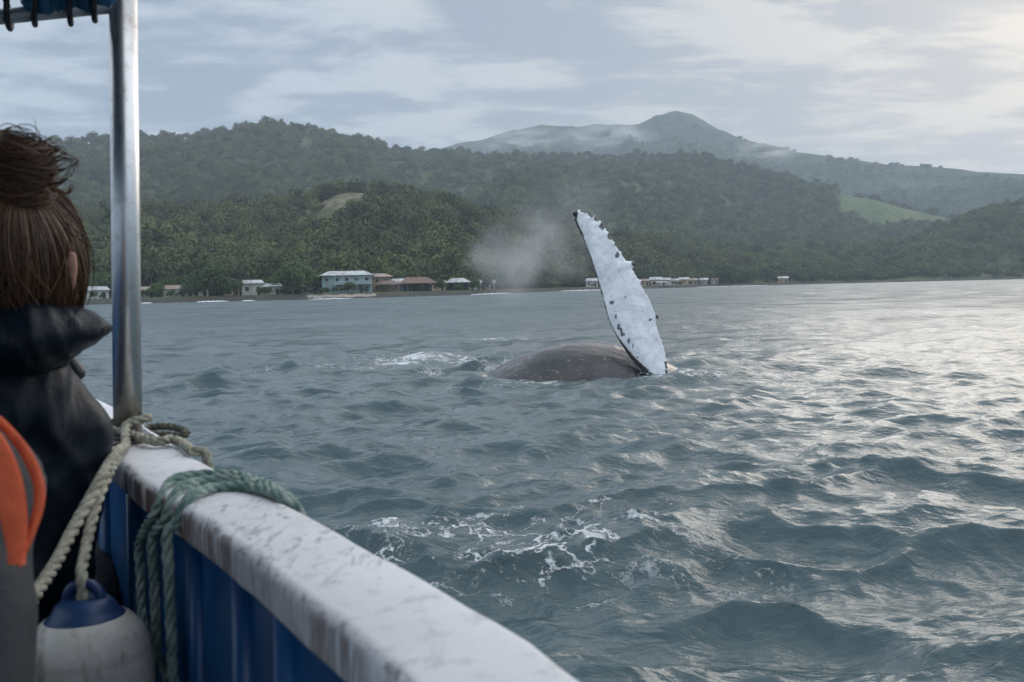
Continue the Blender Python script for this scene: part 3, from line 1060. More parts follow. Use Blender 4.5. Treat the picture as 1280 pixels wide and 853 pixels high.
house(122, 10, 6.0, 4.5, 2.4, 1.1, WHITE, TIN, 'pale hut between the hood and the steel pole', 'hut', wins=2, cat='hut')
house(740, 14, 6.0, 5, 3.0, 1.4, WHITE, TIN, 'small white roofed hut just left of the flipper', 'hut', wins=2, cat='hut')
house(820, 10, 6.2, 5, 3.1, 1.5, TAN, TIN, 'white roofed hut with an ochre wall right of the flipper', 'hut', wins=2, cat='hut', hip=.2)
house(832, 9, 5.0, 4.5, 2.8, 1.3, WHITE, TIN, 'narrow white hut right beside the ochre walled hut', 'hut', wins=1, cat='hut', hip=.2)
house(824, 3, 8.5, 3, 1.5, 0.5, WHITE, TIN, 'low white shed at the water in front of the two huts', 'shed', wins=3, cat='shed')
house(855, 10, 5.2, 4.5, 3.0, 1.3, TAN, TIN, 'third small hut from the flipper with a pale gable roof', 'hut', wins=1, cat='hut', hip=.2)
house(880, 10, 4.4, 4.0, 2.6, 1.1, WHITE, TIN, 'fourth small hut from the flipper, lower and white', 'hut', wins=1, cat='hut', hip=.2)
house(979, 16, 6.5, 5, 2.8, 1.3, TAN, TIN, 'pale cabin alone on the far shore among dark trees', 'cabin', wins=2, cat='cabin', hip=.2)
house(1186, 14, 5.0, 5, 2.8, 1.2, WHITE, TIN, 'tiny white cabin furthest right on the far shore', 'cabin', wins=1, cat='cabin', hip=.2)

for px, e, w_, d_, wl_, rf, lab in [
        (152, 20, 5.5, 4.5, WHITE, RUST, 'small brown roofed hut almost hidden behind the steel pole'),
        (250, 26, 5.0, 4.5, WHITE, RUST, 'brown roofed hut half hidden behind the round dark shore tree'),
        (290, 22, 4.6, 4.2, TAN, TIN, 'pale roofed hut just left of the white cottage, behind low trees'),
        (388, 24, 5.5, 5.0, WHITE, TIN, 'pale roofed house peeping out left of the turquoise house'),
        (548, 19, 5.0, 4.5, TAN, RUST, 'brown roofed hut between the thatched pavilion and the grey pavilion'),
        (594, 17, 4.5, 4.2, WHITE, TIN, 'small pale hut at the left rim of the whale blow'),
        (612, 16, 4.2, 4.0, WHITE, RUST, 'small hut seen through the left side of the whale blow'),
        (806, 15, 4.6, 4.2, TAN, RUST, 'brown roofed hut at the right side of the raised flipper'),
        (843, 16, 4.6, 4.2, WHITE, TIN, 'hut set back between the second and third huts from the flipper'),
        (867, 17, 4.6, 4.2, TAN, RUST, 'brown hut set back between the third and fourth huts from the flipper'),
        (893, 16, 4.2, 4.0, WHITE, RUST, 'small brown roofed hut at the right end of the hut cluster')]:
    house(px, e, w_, d_, 2.5, 1.2, wl_, rf, lab, 'hut', wins=2, cat='hut', hip=.4)

# sand spit and breaking surf at the water's edge
for nm, x0, x1, dz, wd, m_, amp in (('beach', 384, 470, 0.55, 4.0, SAND, 0.06), ('surf', 385, 440, 0.0, 3.2, SURF, 0.2), ('surf', 245, 285, 0.0, 2.4, SURF, 0.35), ('surf', 302, 318, 0.0, 1.8, SURF, 0.3),
                                    ('surf', 175, 190, 0.0, 1.5, SURF, 0.35), ('surf', 588, 640, 0.0, 2.0, SURF, 0.3), ('surf', 700, 760, 0.0, 2.0, SURF, 0.35), ('surf', 870, 960, 0.0, 2.0, SURF, 0.3)):
    V, Fc = [], []
    n = 40
    pr = [(-0.5, -0.35), (-0.35, 0.25), (-0.1, 0.8), (0.1, 1.0), (0.3, 0.7), (0.5, -0.35)]
    for k in range(n):
        px = x0 + (x1 - x0) * k / (n - 1)
        az = AZ(px, 370)[0]
        lift = amp * (0.35 + 0.65 * abs(math.sin(k * 1.7) * math.sin(k * .53 + x0))) * math.sin(PI * (k + .5) / n) ** .5
        if nm == 'beach':
            lift = amp
        r_ = float(near.r0(np.array(az))) - (7.9 if nm == 'surf' else 3.6) + 0.5 * math.sin(k * .7)
        for a, b_ in pr:
            q_ = r_ + a * wd * (1.0 + 0.25 * math.sin(k * 2.3 + a * 5))
            V.append((math.sin(az) * q_, math.cos(az) * q_, b_ * lift + 0.03 if nm == 'surf' else float(near.z(np.array(az), np.array(q_))) + b_ * lift))
    for k in range(n - 1):
        for j_ in range(5):
            a = k * 6 + j_
            Fc.append((a, a + 6, a + 7, a + 1))
    tag(link(nm, mesh(nm, V, Fc, True), m_), kind='structure' if nm == 'beach' else 'stuff')


# ------------------------------------------------------------------ mist on the slopes and the blow of the whale
def vapour(name, loc, size, density, color, scale, seed, stretch=(1, 1, 1), thresh=0.42, rot=0.0):
    bm = bmesh.new()
    bmesh.ops.create_icosphere(bm, subdivisions=3, radius=1.0)
    m = bpy.data.materials.new(name + '_air')
    m.use_nodes = True
    t = NT(m.node_tree)
    t.n.clear()
    tc = t.add('ShaderNodeTexCoord').outputs['Object']
    rad = t.m('ADD', t.vm('LENGTH', tc), t.m('MULTIPLY', t.m('SUBTRACT', t.noise(t.mapping(tc, loc=(seed, 0, seed)), 1.1, 3), 0.45), 1.5))
    n = t.noise(t.mapping(tc, stretch, (seed, seed * 2, 0)), scale, 4, 0.6, 0.4)
    fall = t.step(rad, 1.0, 0.15)
    dn = t.m('MULTIPLY', t.m('MULTIPLY', fall, t.step(n, thresh, thresh + 0.28)), density)
    pv = t.add('ShaderNodeVolumePrincipled', ins={'Color': color, 'Density': dn, 'Anisotropy': 0.2})
    t.add('ShaderNodeOutputMaterial', ins={'Volume': pv.outputs[0]})
    o = link(name, bm_mesh(name, bm), m)
    o.location = loc
    o.scale = size
    o.rotation_euler = (0, 0, rot)
    return tag(o, kind='stuff')


def far_at(px, py, d):
    return P(px, py, d)


vapour('mist', far_at(650, 176, 2950), (190, 150, 44), 0.014, (0.9, 0.93, 0.96), 2.2, 1.0)
vapour('mist', far_at(765, 172, 2950), (170, 150, 60), 0.021, (0.9, 0.93, 0.96), 2.2, 4.0)
vapour('mist', far_at(962, 188, 2500), (140, 120, 36), 0.015, (0.95, 0.93, 0.92), 2.4, 7.0)
vapour('mist', far_at(1120, 238, 2300), (270, 120, 36), 0.005, (0.9, 0.93, 0.96), 2.0, 9.0)
vapour('mist', far_at(135, 208, 1250), (105, 60, 28), 0.022, (0.9, 0.93, 0.96), 2.2, 12.0)
vapour('mist', far_at(230, 205, 1280), (80, 50, 20), 0.012, (0.9, 0.93, 0.96), 2.4, 15.0)
vapour('whale_blow', far_at(652, 325, 25.5), (1.9, 1.1, 1.45), 1.35, (0.92, 0.94, 0.96), 1.7, 3.0, (1, 1, 0.7), 0.34)
vapour('whale_blow', far_at(700, 275, 26.0), (1.8, 1.0, 2.0), 0.26, (0.92, 0.94, 0.96), 1.7, 5.5, (1, 1, 0.6), 0.36)


# ------------------------------------------------------------------ continuous bodies
def part(name, me, mat, parent, label=None):
    """a child whose mesh was made in world space"""
    loc = parent.location.copy()
    if parent.parent:
        loc = loc + parent.parent.location
    me.transform(Matrix.Translation(-loc))
    o = link(name, me, mat, parent)
    if label:
        o['label'] = label
    return o


def add_capsule(bm, a, b, ra, rb, flat=None, seg=14):
    """tapered limb between two joints; flat = (axis, factor) squeezes it along an axis"""
    a, b = Vector(a), Vector(b)
    n0 = len(bm.verts)
    d_ = b - a
    L = max(d_.length, 1e-5)
    z = d_ / L if d_.length > 1e-5 else Vector((0, 0, 1))
    x = z.orthogonal().normalized()
    y = z.cross(x)
    rings = []
    prof = [(-math.cos(t_) * ra, math.sin(t_) * ra) for t_ in [PI / 2 * k / 4 for k in range(1, 5)]]
    prof += [(L + math.sin(t_) * rb, math.cos(t_) * rb) for t_ in [PI / 2 * k / 4 for k in range(0, 4)]]
    for h, r_ in prof:
        rings.append([bm.verts.new(a + z * h + (x * math.cos(2 * PI * k / seg) + y * math.sin(2 * PI * k / seg)) * r_) for k in range(seg)])
    p0, p1 = bm.verts.new(a - z * ra), bm.verts.new(b + z * rb)
    for u, v in zip(rings, rings[1:]):
        for k in range(seg):
            bm.faces.new((u[k], u[(k + 1) % seg], v[(k + 1) % seg], v[k]))
    for k in range(seg):
        bm.faces.new((p0, rings[0][(k + 1) % seg], rings[0][k]))
        bm.faces.new((p1, rings[-1][k], rings[-1][(k + 1) % seg]))
    if flat:
        ax, f_ = Vector(flat[0]).normalized(), flat[1]
        c_ = (a + b) / 2
        bm.verts.ensure_lookup_table()
        for v in list(bm.verts)[n0:]:
            v.co -= ax * ((v.co - c_).dot(ax) * (1 - f_))


def fuse(bm, voxel, smooth=6, factor=0.5):
    me = bpy.data.meshes.new('fuse')
    bmesh.ops.recalc_face_normals(bm, faces=bm.faces)
    bm.to_mesh(me)
    bm.free()
    o = bpy.data.objects.new('fuse', me)
    COL.objects.link(o)
    rm = o.modifiers.new('r', 'REMESH')
    rm.mode = 'VOXEL'
    rm.voxel_size = voxel
    sm = o.modifiers.new('s', 'SMOOTH')
    sm.factor = factor
    sm.iterations = smooth
    dg = bpy.context.evaluated_depsgraph_get()
    out = bpy.data.meshes.new_from_object(o.evaluated_get(dg))
    bpy.data.objects.remove(o)
    bpy.data.meshes.remove(me)
    out.polygons.foreach_set('use_smooth', [True] * len(out.polygons))
    return out


def get_co(me):
    a = np.empty(len(me.vertices) * 3, np.float32)
    me.vertices.foreach_get('co', a)
    return a.reshape(-1, 3).astype(float)


def get_no(me):
    a = np.empty(len(me.vertices) * 3, np.float32)
    me.vertices.foreach_get('normal', a)
    return a.reshape(-1, 3).astype(float)


def set_co(me, co):
    me.vertices.foreach_set('co', co.astype(np.float32).ravel())
    me.update()


# ------------------------------------------------------------------ the whale
WX, WY = WH.x, WH.y
bm = bmesh.new()
# the rolled body: an arched back, going under on both sides
prof = [(-5.2, 1.9, -3.6, 0.85), (-4.2, 1.5, -2.55, 1.05), (-3.2, 1.05, -1.55, 1.2), (-2.3, 0.80, -1.30, 1.26), (-1.4, 0.65, -0.74, 1.30), (-0.5, 0.60, -0.46, 1.31), (0.4, 0.60, -0.52, 1.30),
        (1.2, 0.62, -0.80, 1.26), (2.0, 0.7, -1.20, 1.22), (2.9, 0.8, -1.85, 1.10), (3.9, 1.0, -2.8, 0.95), (4.8, 1.2, -3.7, 0.75)]
add_tube(bm, spline([(WX + x, WY + 0.62 + y - 0.6, z) for x, y, z, r_ in prof], 34), list(np.interp(np.linspace(0, 1, 34), np.linspace(0, 1, len(prof)), [q_[3] for q_ in prof])), 40)
# the raised flipper, seen flat on: both edges
LE = [(718.6, 270), (717.6, 276), (723.9, 290), (731, 306), (742, 337), (752, 371), (760.5, 402), (774.5, 428.6), (787, 447), (804, 466), (812, 480)]
TE = [(728, 262.6), (737, 264.6), (752, 277.5), (761, 291.5), (779, 320), (793, 340), (803, 358), (817, 385), (822, 410), (831, 438), (834.6, 462), (832, 482)]
FD = 23.0


def resample(pl, n):
    pl = [Vector((x, y, 0)) for x, y in pl]
    return [(v.x, v.y) for v in spline(pl, n)]


NFL = 46
le, te = resample(LE, NFL), resample(TE, NFL)
rings = []
nrm = (-_f).normalized()
for k in range(NFL):
    d_ = FD + 0.55 * (1 - k / (NFL - 1))
    a, b_ = P(*le[k], d_), P(*te[k], d_)
    wv = b_ - a
    th = 0.055 + 0.11 * (k / (NFL - 1)) ** 1.2
    if k == 0:
        th = 0.04
    ring = []
    for j_ in range(20):
        an = 2 * PI * j_ / 20
        u_ = 0.5 - 0.5 * math.cos(an)
        tt = math.sin(an) * th * (0.55 + 0.45 * math.sin(PI * min(1, u_ ** 0.8)))
        ring.append(bm.verts.new(a + wv * u_ + nrm * tt))
    rings.append(ring)
for u_, v_ in zip(rings, rings[1:]):
    for j_ in range(20):
        bm.faces.new((u_[j_], u_[(j_ + 1) % 20], v_[(j_ + 1) % 20], v_[j_]))
bm.faces.new(rings[0][::-1])
bm.faces.new(rings[-1])
# the knobs along the leading edge
KN = [(727.5, 264.2, .045), (735.5, 265.8, .05), (744.5, 271, .055), (753, 279.5, .06), (761.5, 292.5, .06), (770, 306, .055), (778, 317, .05), (793.5, 330, .085), (801.5, 352, .05), (811, 376, .05), (821.5, 396, .10), (828, 428, .045)]
for px, py, r_ in KN:
    k = min(1, max(0, (py - 262) / 215))
    d_ = FD + 0.55 * (1 - k)
    if r_ < 0.07:
        add_capsule(bm, P(px - 9, py + 3, d_), P(px - 1.8, py, d_), r_ * 1.5, r_ * 0.9, seg=10)
    else:
        add_capsule(bm, P(px - 17, py + 7, d_), P(px - 3.0, py + .5, d_), 0.22, r_ * 0.95, (nrm, 0.55), seg=12)
# shoulder that carries the flipper out of the body
add_capsule(bm, P(815, 470, FD + 0.05), (WX + 1.35, WY + 0.55, -0.25), 0.17, 0.55)
whale_me = fuse(bm, 0.027, 3, 0.5)
co = get_co(whale_me)
px, py = pix_of(co)
dist = np.hypot(co[:, 0] - WX, co[:, 1] - WY)
ley = np.array([q_[1] for q_ in le])
lex = np.interp(py, ley, [q_[0] for q_ in le])
tex = np.interp(py, np.array([q_[1] for q_ in te]), [q_[0] for q_ in te])
depth = (co - np.array(EYE)) @ np.array(_f)
onfl = (py < 476) & (px > lex - 7) & (px < tex + 9) & (np.abs(depth - (FD + 0.55 * (1 - np.clip((py - 262) / 215, 0, 1)))) < 0.36)
nz = fbm(px / 7.0, py / 9.0, 4)
edge = px - lex
t_ = np.clip((py - 262) / 215, 0, 1)
dark_w = 1.5 + 0.6 * nz + np.where(py > 418, (py - 418) * 0.16, 0) + np.where(py < 296, 1.6, 0)
white = np.clip((edge - dark_w) / 1.3, 0, 1)
white = np.where((py > 452) & (px > tex - 3.2 - nz), 0.0, white)
white = np.where(py > 471 + 1.5 * nz, 0.0, white)
for kx, ky, r_ in KN:
    sp_ = r_ * 62
    dd = np.hypot(px - kx - 1.6, (py - ky + 0.8)) / (sp_ * 0.95)
    if r_ > 0.07:
        dd = np.hypot(px - kx - 1.6, py - ky) / 3.8
    if 345 < ky < 380 or ky > 420:
        continue
    white = np.where(dd + 0.25 * nz < 1.0, 0.0, white)
for sx, sy, rx, ry in [(764.7, 378, 2.6, 2.4), (764, 371.5, 1.2, 1.0), (770, 396, 1.0, 3.2), (773, 409, 1.5, 4.0), (779, 418, 2.6, 3.0), (776, 413, 1.6, 3.0), (786, 426, 1.0, 3.5), (791, 434, .9, 3.2), (771.5, 319, 2.2, 4.2),
                       (813, 400, 2.0, 1.8), (797, 447, 1.5, 1.0), (806, 458, 1.0, 1.4), (816, 468, 1.4, 1.1), (781, 371.5, 1.1, 1.1), (820, 460, 1, 1), (730, 264, 6, 3), (740, 267.5, 5, 3.4), (747, 273, 4.5, 4), (754, 282.5, 4.2, 4.6), (762, 295.5, 3.8, 4.8), (719, 280, 3.2, 7.0), (722.5, 291, 2.2, 6), (793.5, 329, 4.6, 4.2), (822.5, 395, 4.0, 4.8)]:
    dd = np.hypot((px - sx) / rx, (py - sy) / ry)
    white = np.where(dd + 0.35 * nz < 1.0, white * 0.08, white)
white = np.where(onfl, white, 0.0)
at = whale_me.attributes.new('white_skin', 'FLOAT', 'POINT')
at.data.foreach_set('value', white.astype(np.float32))
no = get_no(whale_me)
bod = ~onfl
co += no * (np.where(bod, 0.018 * fbm(co[:, 0] * 1.2, co[:, 1] * 1.2 + co[:, 2], 4), 0.006 * nz))[:, None]
wl = Vector((WX, WY, 0))
set_co(whale_me, co - np.array(wl))
m, t, b = material('whale_skin', 0.28, 0, 0.6)
tc = t.add('ShaderNodeTexCoord').outputs['Object']
n1 = t.noise(tc, 1.4, 5, 0.6)
n2 = t.noise(tc, 9.0, 5, 0.65)
skin = t.mix(t.step(n1, 0.35, 0.65), (0.018, 0.019, 0.021), (0.044, 0.043, 0.046))
speck = t.step(t.noise(tc, 22.0, 3, 0.6), 0.60, 0.70)
skin = t.mix(t.m('MULTIPLY', speck, 0.45), skin, (0.30, 0.28, 0.28))
scr = t.step(t.noise(t.mapping(tc, (1.2, 5.0, 4.0), rot=(0.3, 0.2, 0.5)), 1.3, 6, 0.65, 0.6), 0.62, 0.70)
skin = t.mix(t.m('MULTIPLY', scr, 0.75), skin, (0.42, 0.42, 0.43))
wh = t.mix(t.step(t.noise(tc, 3.0, 5, 0.6), 0.3, 0.7), (0.66, 0.68, 0.71), (0.88, 0.89, 0.90))
wh = t.mix(t.m('MULTIPLY', t.step(n2, 0.54, 0.70), 0.42), wh, (0.34, 0.35, 0.40))
scw = t.step(t.noise(t.mapping(tc, (6.0, 6.0, 1.2), rot=(0, 0.45, 0)), 1.6, 6, 0.7, 0.5), 0.58, 0.70)
wh = t.mix(t.m('MULTIPLY', scw, 0.40), wh, (0.40, 0.41, 0.45))
ws = t.add('ShaderNodeAttribute', attribute_name='white_skin').outputs['Fac']
dk = t.add('ShaderNodeMix', data_type='RGBA')
t.set(b.inputs['Base Color'], t.mix(ws, skin, wh))
t.set(b.inputs['Roughness'], t.m('ADD', 0.20, t.m('MULTIPLY', ws, 0.14)))
bp = t.add('ShaderNodeBump', ins={'Height': n2, 'Strength': 0.35, 'Distance': 0.03})
t.set(b.inputs['Normal'], bp.outputs[0])
wo = link('whale', whale_me, m)
wo.location = wl
tag(wo, 'humpback whale rolling at the surface with one long white flipper raised out of the water', 'whale')

# small splashes of white water round the flipper and along the back
bm = bmesh.new()
rn = random.Random(4)
for k in range(450):
    px_ = rn.uniform(640, 880)
    py_ = 474 + rn.gauss(0, 1.2) + (-3 if 700 < px_ < 800 else 0)
    g = G(px_, py_)
    s = rn.uniform(0.006, 0.024)
    c_ = Vector((g.x, g.y - rn.uniform(0, .25), 0.05 + abs(rn.gauss(0, 0.06)) + (0.16 * rn.random() ** 2 if 790 < px_ < 850 else 0)))
    if k > 380:                    # the churned patch left of the back
        g = G(rn.gauss(505, 34), 454 + rn.gauss(0, 3.0))
        c_ = Vector((g.x, g.y, 0.06 + abs(rn.gauss(0, 0.10))))
        s *= 0.75
    bmesh.ops.create_icosphere(bm, subdivisions=1, radius=s, matrix=Matrix.Translation(c_) @ Matrix.Diagonal((rn.uniform(1, 2.6), 1, rn.uniform(.5, 1.1), 1)))
tag(link('splash', bm_mesh('splash', bm), SURF), kind='stuff')

# ------------------------------------------------------------------ the boat
ZR = 1.945                      # height of the rail
RAIL = [(1.05, -3.6), (0.95, -2.4), (0.72, -1.2), (0.44, -0.4), (0.255, 0.05), (0.108, 0.36), (-0.017, 0.64), (-0.072, 0.75), (-0.137, 0.86), (-0.231, 1.02), (-0.333, 1.185), (-0.545, 1.52), (-0.690, 1.78), (-0.93, 2.2), (-1.27, 2.75), (-1.75, 3.45)]
PORT = [(-1.75, 3.45), (-2.15, 2.6), (-2.35, 1.6), (-2.35, 0.4), (-2.1, -1.0), (-1.75, -2.4), (-1.5, -3.6)]


def rail_z(y):
    return ZR + (0.0 if y < 2.6 else 0.12 * (y - 2.6) ** 1.5)


def rail_pts(pl, n):
    return [Vector((v.x, v.y, rail_z(v.y))) for v in spline([(x, y, 0) for x, y in pl], n)]


boat = empty('boat', (-0.7, 0.0, 0.0), 'open blue fishing boat with a worn white rail and a steel canopy post', 'boat')

GEL, t, b = material('worn_gelcoat', 0.5, 0, 0.4)
tc = t.add('ShaderNodeTexCoord').outputs['Object']
geo_ = t.add('ShaderNodeNewGeometry').outputs['Normal']
upz = t.add('ShaderNodeSeparateXYZ', ins={0: geo_}).outputs[2]
nA = t.noise(tc, 5.0, 6, 0.65)
nB = t.noise(tc, 40.0, 5, 0.65)
nC = t.noise(t.mapping(tc, (90, 20, 9), rot=(0, 0, 0.75)), 1.0, 6, 0.65, 0.5)
base = t.mix(t.step(nA, 0.3, 0.7), (0.66, 0.665, 0.675), (0.78, 0.785, 0.795))
base = t.mix(t.m('MULTIPLY', t.step(nB, 0.50, 0.66), 0.5), base, (0.40, 0.39, 0.40))
scr = t.m('MULTIPLY', t.step(nC, 0.53, 0.64), t.step(t.noise(tc, 4.5, 3), 0.44, 0.58))
base = t.mix(t.m('MULTIPLY', t.m('MULTIPLY', scr, 0.65), t.step(t.add('ShaderNodeSeparateXYZ', ins={0: tc}).outputs[1], 0.78, 1.0, 0.18, 1.0)), base, (0.22, 0.20, 0.20))
# brown rub marks where ropes wore the rail's inner face, running down in short streaks
side = t.step(upz, 0.75, 0.25)
st = t.noise(t.mapping(tc, (62, 62, 7)), 1.0, 6, 0.70)
wear = t.m('MULTIPLY', side, t.m('MULTIPLY', t.step(st, 0.40, 0.54), t.step(t.noise(tc, 3.6, 4), 0.36, 0.60)))
base = t.mix(t.m('MULTIPLY', wear, 0.92), base, (0.13, 0.080, 0.062))
edgew = t.m('MULTIPLY', t.m('MULTIPLY', t.step(upz, 0.98, 0.75), t.step(upz, 0.3, 0.6)), t.step(t.noise(tc, 34.0, 4, 0.7), 0.50, 0.62))
base = t.mix(t.m('MULTIPLY', edgew, 0.75), base, (0.16, 0.13, 0.12))
t.set(b.inputs['Base Color'], base)
bp = t.add('ShaderNodeBump', ins={'Height': t.m('ADD', nB, t.m('MULTIPLY', nC, 0.5)), 'Strength': 0.25, 'Distance': 0.003})
t.set(b.inputs['Normal'], bp.outputs[0])

BLUE, t, b = material('blue_paint', 0.28, 0, 0.5)
tc = t.add('ShaderNodeTexCoord').outputs['Object']
nA = t.noise(tc, 6.0, 5, 0.6)
c = t.mix(t.step(nA, 0.3, 0.7), (0.004, 0.062, 0.190), (0.006, 0.092, 0.260))
c = t.mix(t.m('MULTIPLY', t.step(t.noise(tc, 60.0, 4, 0.7), 0.62, 0.70), 0.35), c, (0.10, 0.17, 0.25))
t.set(b.inputs['Base Color'], c)
t.set(b.inputs['Roughness'], t.m('ADD', 0.22, t.m('MULTIPLY', nA, 0.25)))
DECK = plain('deck_paint', (0.05, 0.07, 0.09), (0.10, 0.12, 0.13), 4.0, 0.7)


def sweep_profile(name, path, prof, closed=True):
    """profile points are (across to starboard, up)"""
    n = len(path)
    V, Fc = [], []
    for i, p in enumerate(path):
        tg = (path[min(i + 1, n - 1)] - path[max(i - 1, 0)])
        tg.z = 0
        tg.normalize()
        sd_ = Vector((tg.y, -tg.x, 0))
        for a, h in prof:
            V.append(p + sd_ * a + Vector((0, 0, h)))
    k = len(prof)
    for i in range(n - 1):
        for j_ in range(k if closed else k - 1):
            Fc.append((i * k + j_, i * k + (j_ + 1) % k, (i + 1) * k + (j_ + 1) % k, (i + 1) * k + j_))
    if closed:
        Fc.append(tuple(range(k))[::-1])
        Fc.append(tuple((n - 1) * k + j_ for j_ in range(k)))
    return mesh(name, V, Fc, True)


def rail_profile(w_=0.112, h=0.044, r_=0.013):
    pr = []
    for cx, cz, a0 in ((w_ / 2 - r_, -r_, 0), (-w_ / 2 + r_, -r_, 90), (-w_ / 2 + r_ * .5, -h + r_ * .5, 180), (w_ / 2 - r_ * .5, -h + r_ * .5, 270)):
        rr_ = r_ if a0 < 180 else r_ * .5
        for k in range(5):
            a = R(a0 + 22.5 * k)
            pr.append((cx + rr_ * math.cos(a), cz + rr_ * math.sin(a)))
    return pr


path_s, path_p = rail_pts(RAIL, 160), rail_pts(PORT, 60)
me = sweep_profile('rail', path_s, rail_profile())
co = get_co(me)
co += 0.0016 * np.stack([pnoise(co[:, 0] * 9, co[:, 1] * 9 + co[:, 2] * 31)] * 3, -1)
set_co(me, co)
part('rail', me, GEL, boat, 'white starboard rail, scuffed and rust stained along its inner edge')
part('rail', sweep_profile('rail', path_p, rail_profile()), GEL, boat)
# hull skin outside, lining inside
IN = -0.036


def lining(path, side):
    return sweep_profile('lining', path, [(IN * side, -0.040), (IN * side - 0.005 * side, -0.30), (IN * side - 0.03 * side, -0.78)] if side > 0 else [(0.03 + 0.036, -0.78), (0.041, -0.30), (0.036, -0.040)], False)


part('lining', lining(path_s, 1), BLUE, boat)
part('lining', lining(path_p, 1), BLUE, boat)
for pth in (path_s, path_p):
    part('hull_side', sweep_profile('hull_side', pth, [(-0.35, -2.5), (-0.16, -1.95), (-0.02, -1.0), (0.046, -0.046)], False), BLUE, boat)
# the bead ribs on the lining
arc = [0.0]
for a, b_ in zip(path_s, path_s[1:]):
    arc.append(arc[-1] + (b_ - a).length)
RIBS = [G(237, 678, 1.90), G(287, 719, 1.90), G(350, 775, 1.90)]


def nearest_arc(p):
    i_ = min(range(len(path_s)), key=lambda k: (path_s[k].x - p.x) ** 2 + (path_s[k].y - p.y) ** 2)
    return arc[i_]


ra = [nearest_arc(p) for p in RIBS]
gap = abs(ra[0] - ra[2]) / 2
ribs_at = sorted(ra + [min(ra) - gap * k for k in range(1, 9)] + [max(ra) + gap * k for k in (2, 4, 5)])
for s_ in ribs_at:
    i_ = min(range(len(arc)), key=lambda k: abs(arc[k] - s_))
    tg = (path_s[min(i_ + 1, 159)] - path_s[max(i_ - 1, 0)]).normalized()
    sd_ = Vector((tg.y, -tg.x, 0))
    p = path_s[i_] + sd_ * IN
    bm = bmesh.new()
    add_tube(bm, [p + Vector((0, 0, -0.045)), p - sd_ * 0.005 + Vector((0, 0, -0.30)), p - sd_ * 0.03 + Vector((0, 0, -0.775))], 0.016, 16)
    part('rib', bm_mesh('rib', bm), BLUE, boat)
# sole and a thwart
ring = [p + Vector((0, 0, 1.17 - p.z)) for p in path_s[::6]] + [p + Vector((0, 0, 1.17 - p.z)) for p in path_p[::6]]
cx_ = sum((p for p in ring), Vector()) / len(ring)
me = mesh('deck', [cx_ + (p - cx_) * 0.965 for p in ring], [tuple(range(len(ring)))])
part('deck', me, DECK, boat)
bm = bmesh.new()
add_box(bm, (-1.38, 1.55, 1.50), (1.35, 0.34, 0.05), -0.15, 0.008)
part('thwart', bm_mesh('thwart', bm, False), BLUE, boat)
bm = bmesh.new()
add_box(bm, (-1.15, 0.72, 1.46), (1.5, 0.34, 0.05), 0.0, 0.008)
part('thwart', bm_mesh('thwart', bm, False), BLUE, boat)
# canopy post
STEEL, t, b = material('polished_steel', 0.16, 1.0)
tc = t.add('ShaderNodeTexCoord').outputs['Object']
nS = t.noise(t.mapping(tc, (300, 300, 3)), 1.0, 4)
nT = t.noise(tc, 45.0, 5, 0.65)
t.set(b.inputs['Base Color'], t.mix(t.step(nT, 0.5, 0.75), (0.72, 0.72, 0.71), (0.52, 0.47, 0.43)))
t.set(b.inputs['Roughness'], t.m('ADD', 0.24, t.m('MULTIPLY', nT, 0.28)))
bp = t.add('ShaderNodeBump', ins={'Height': nS, 'Strength': 0.04, 'Distance': 0.001})
t.set(b.inputs['Normal'], bp.outputs[0])
pb = P(160, 549, 1.78)
pb.z = ZR
pt = P(153.5, -40, 1.80)
bm = bmesh.new()
add_tube(bm, [pb, pb.lerp(pt, 0.5), pt], 0.0245, 40)
part('canopy_post', bm_mesh('canopy_post', bm), STEEL, boat)
bm = bmesh.new()
pd = Vector((path_s[120].x - path_s[118].x, path_s[120].y - path_s[118].y, 0)).normalized()
ang = math.atan2(pd.y, pd.x)
add_box(bm, (pb.x - pd.x * 0.008, pb.y - pd.y * 0.008, ZR + 0.004), (0.150, 0.078, 0.007), ang, 0.002)
DULL = plain('dull_steel', (0.10, 0.09, 0.085), (0.24, 0.22, 0.21), 30.0, 0.45, 0.8)
fl = part('post_foot', bm_mesh('post_foot', bm, False), DULL, boat)
for sx in (-1, 1):
    for sy in (-1, 1):
        bm = bmesh.new()
        q_ = Vector((pb.x - pd.x * 0.008, pb.y - pd.y * 0.008, ZR + 0.0075)) + pd * 0.060 * sx + Vector((-pd.y, pd.x, 0)) * 0.028 * sy
        add_tube(bm, [q_, q_ + Vector((0, 0, 0.005))], 0.006, 6)
        part('bolt', bm_mesh('bolt', bm, False), DULL, fl)
# the rail of the canopy with its rolled blue cloth and black lashing
ca_, cb_ = P(-160, 37, 1.76), P(154, 6, 1.79)
bm = bmesh.new()
add_tube(bm, [ca_ + (ca_ - cb_) * 2.2, ca_, cb_], 0.0135, 20)
part('canopy_rail', bm_mesh('canopy_rail', bm), plain('grey_tube', (0.34, 0.36, 0.38), (0.46, 0.47, 0.48), 12.0, 0.4, 0.5), boat)
CLOTH = plain('blue_tarpaulin', (0.012, 0.07, 0.15), (0.03, 0.15, 0.27), 18.0, 0.6, bump=0.5)
bm = bmesh.new()
cp = [ca_.lerp(cb_, 0.60 + s / 23 * 0.375) + Vector((0, 0, 0.016 + 0.004 * math.sin(s * 1.9))) for s in range(24)]
add_tube(bm, cp, [0.023 * min(1, .35 + s / 5) + 0.004 * math.sin(s * 1.3) + 0.003 * math.sin(s * 2.9) for s in range(24)], 16)
part('rolled_cloth', bm_mesh('rolled_cloth', bm), CLOTH, boat)
bm = bmesh.new()
ax = (cb_ - ca_).normalized()
up = Vector((0, 0, 1))
sdv = ax.cross(up).normalized()
lash = []
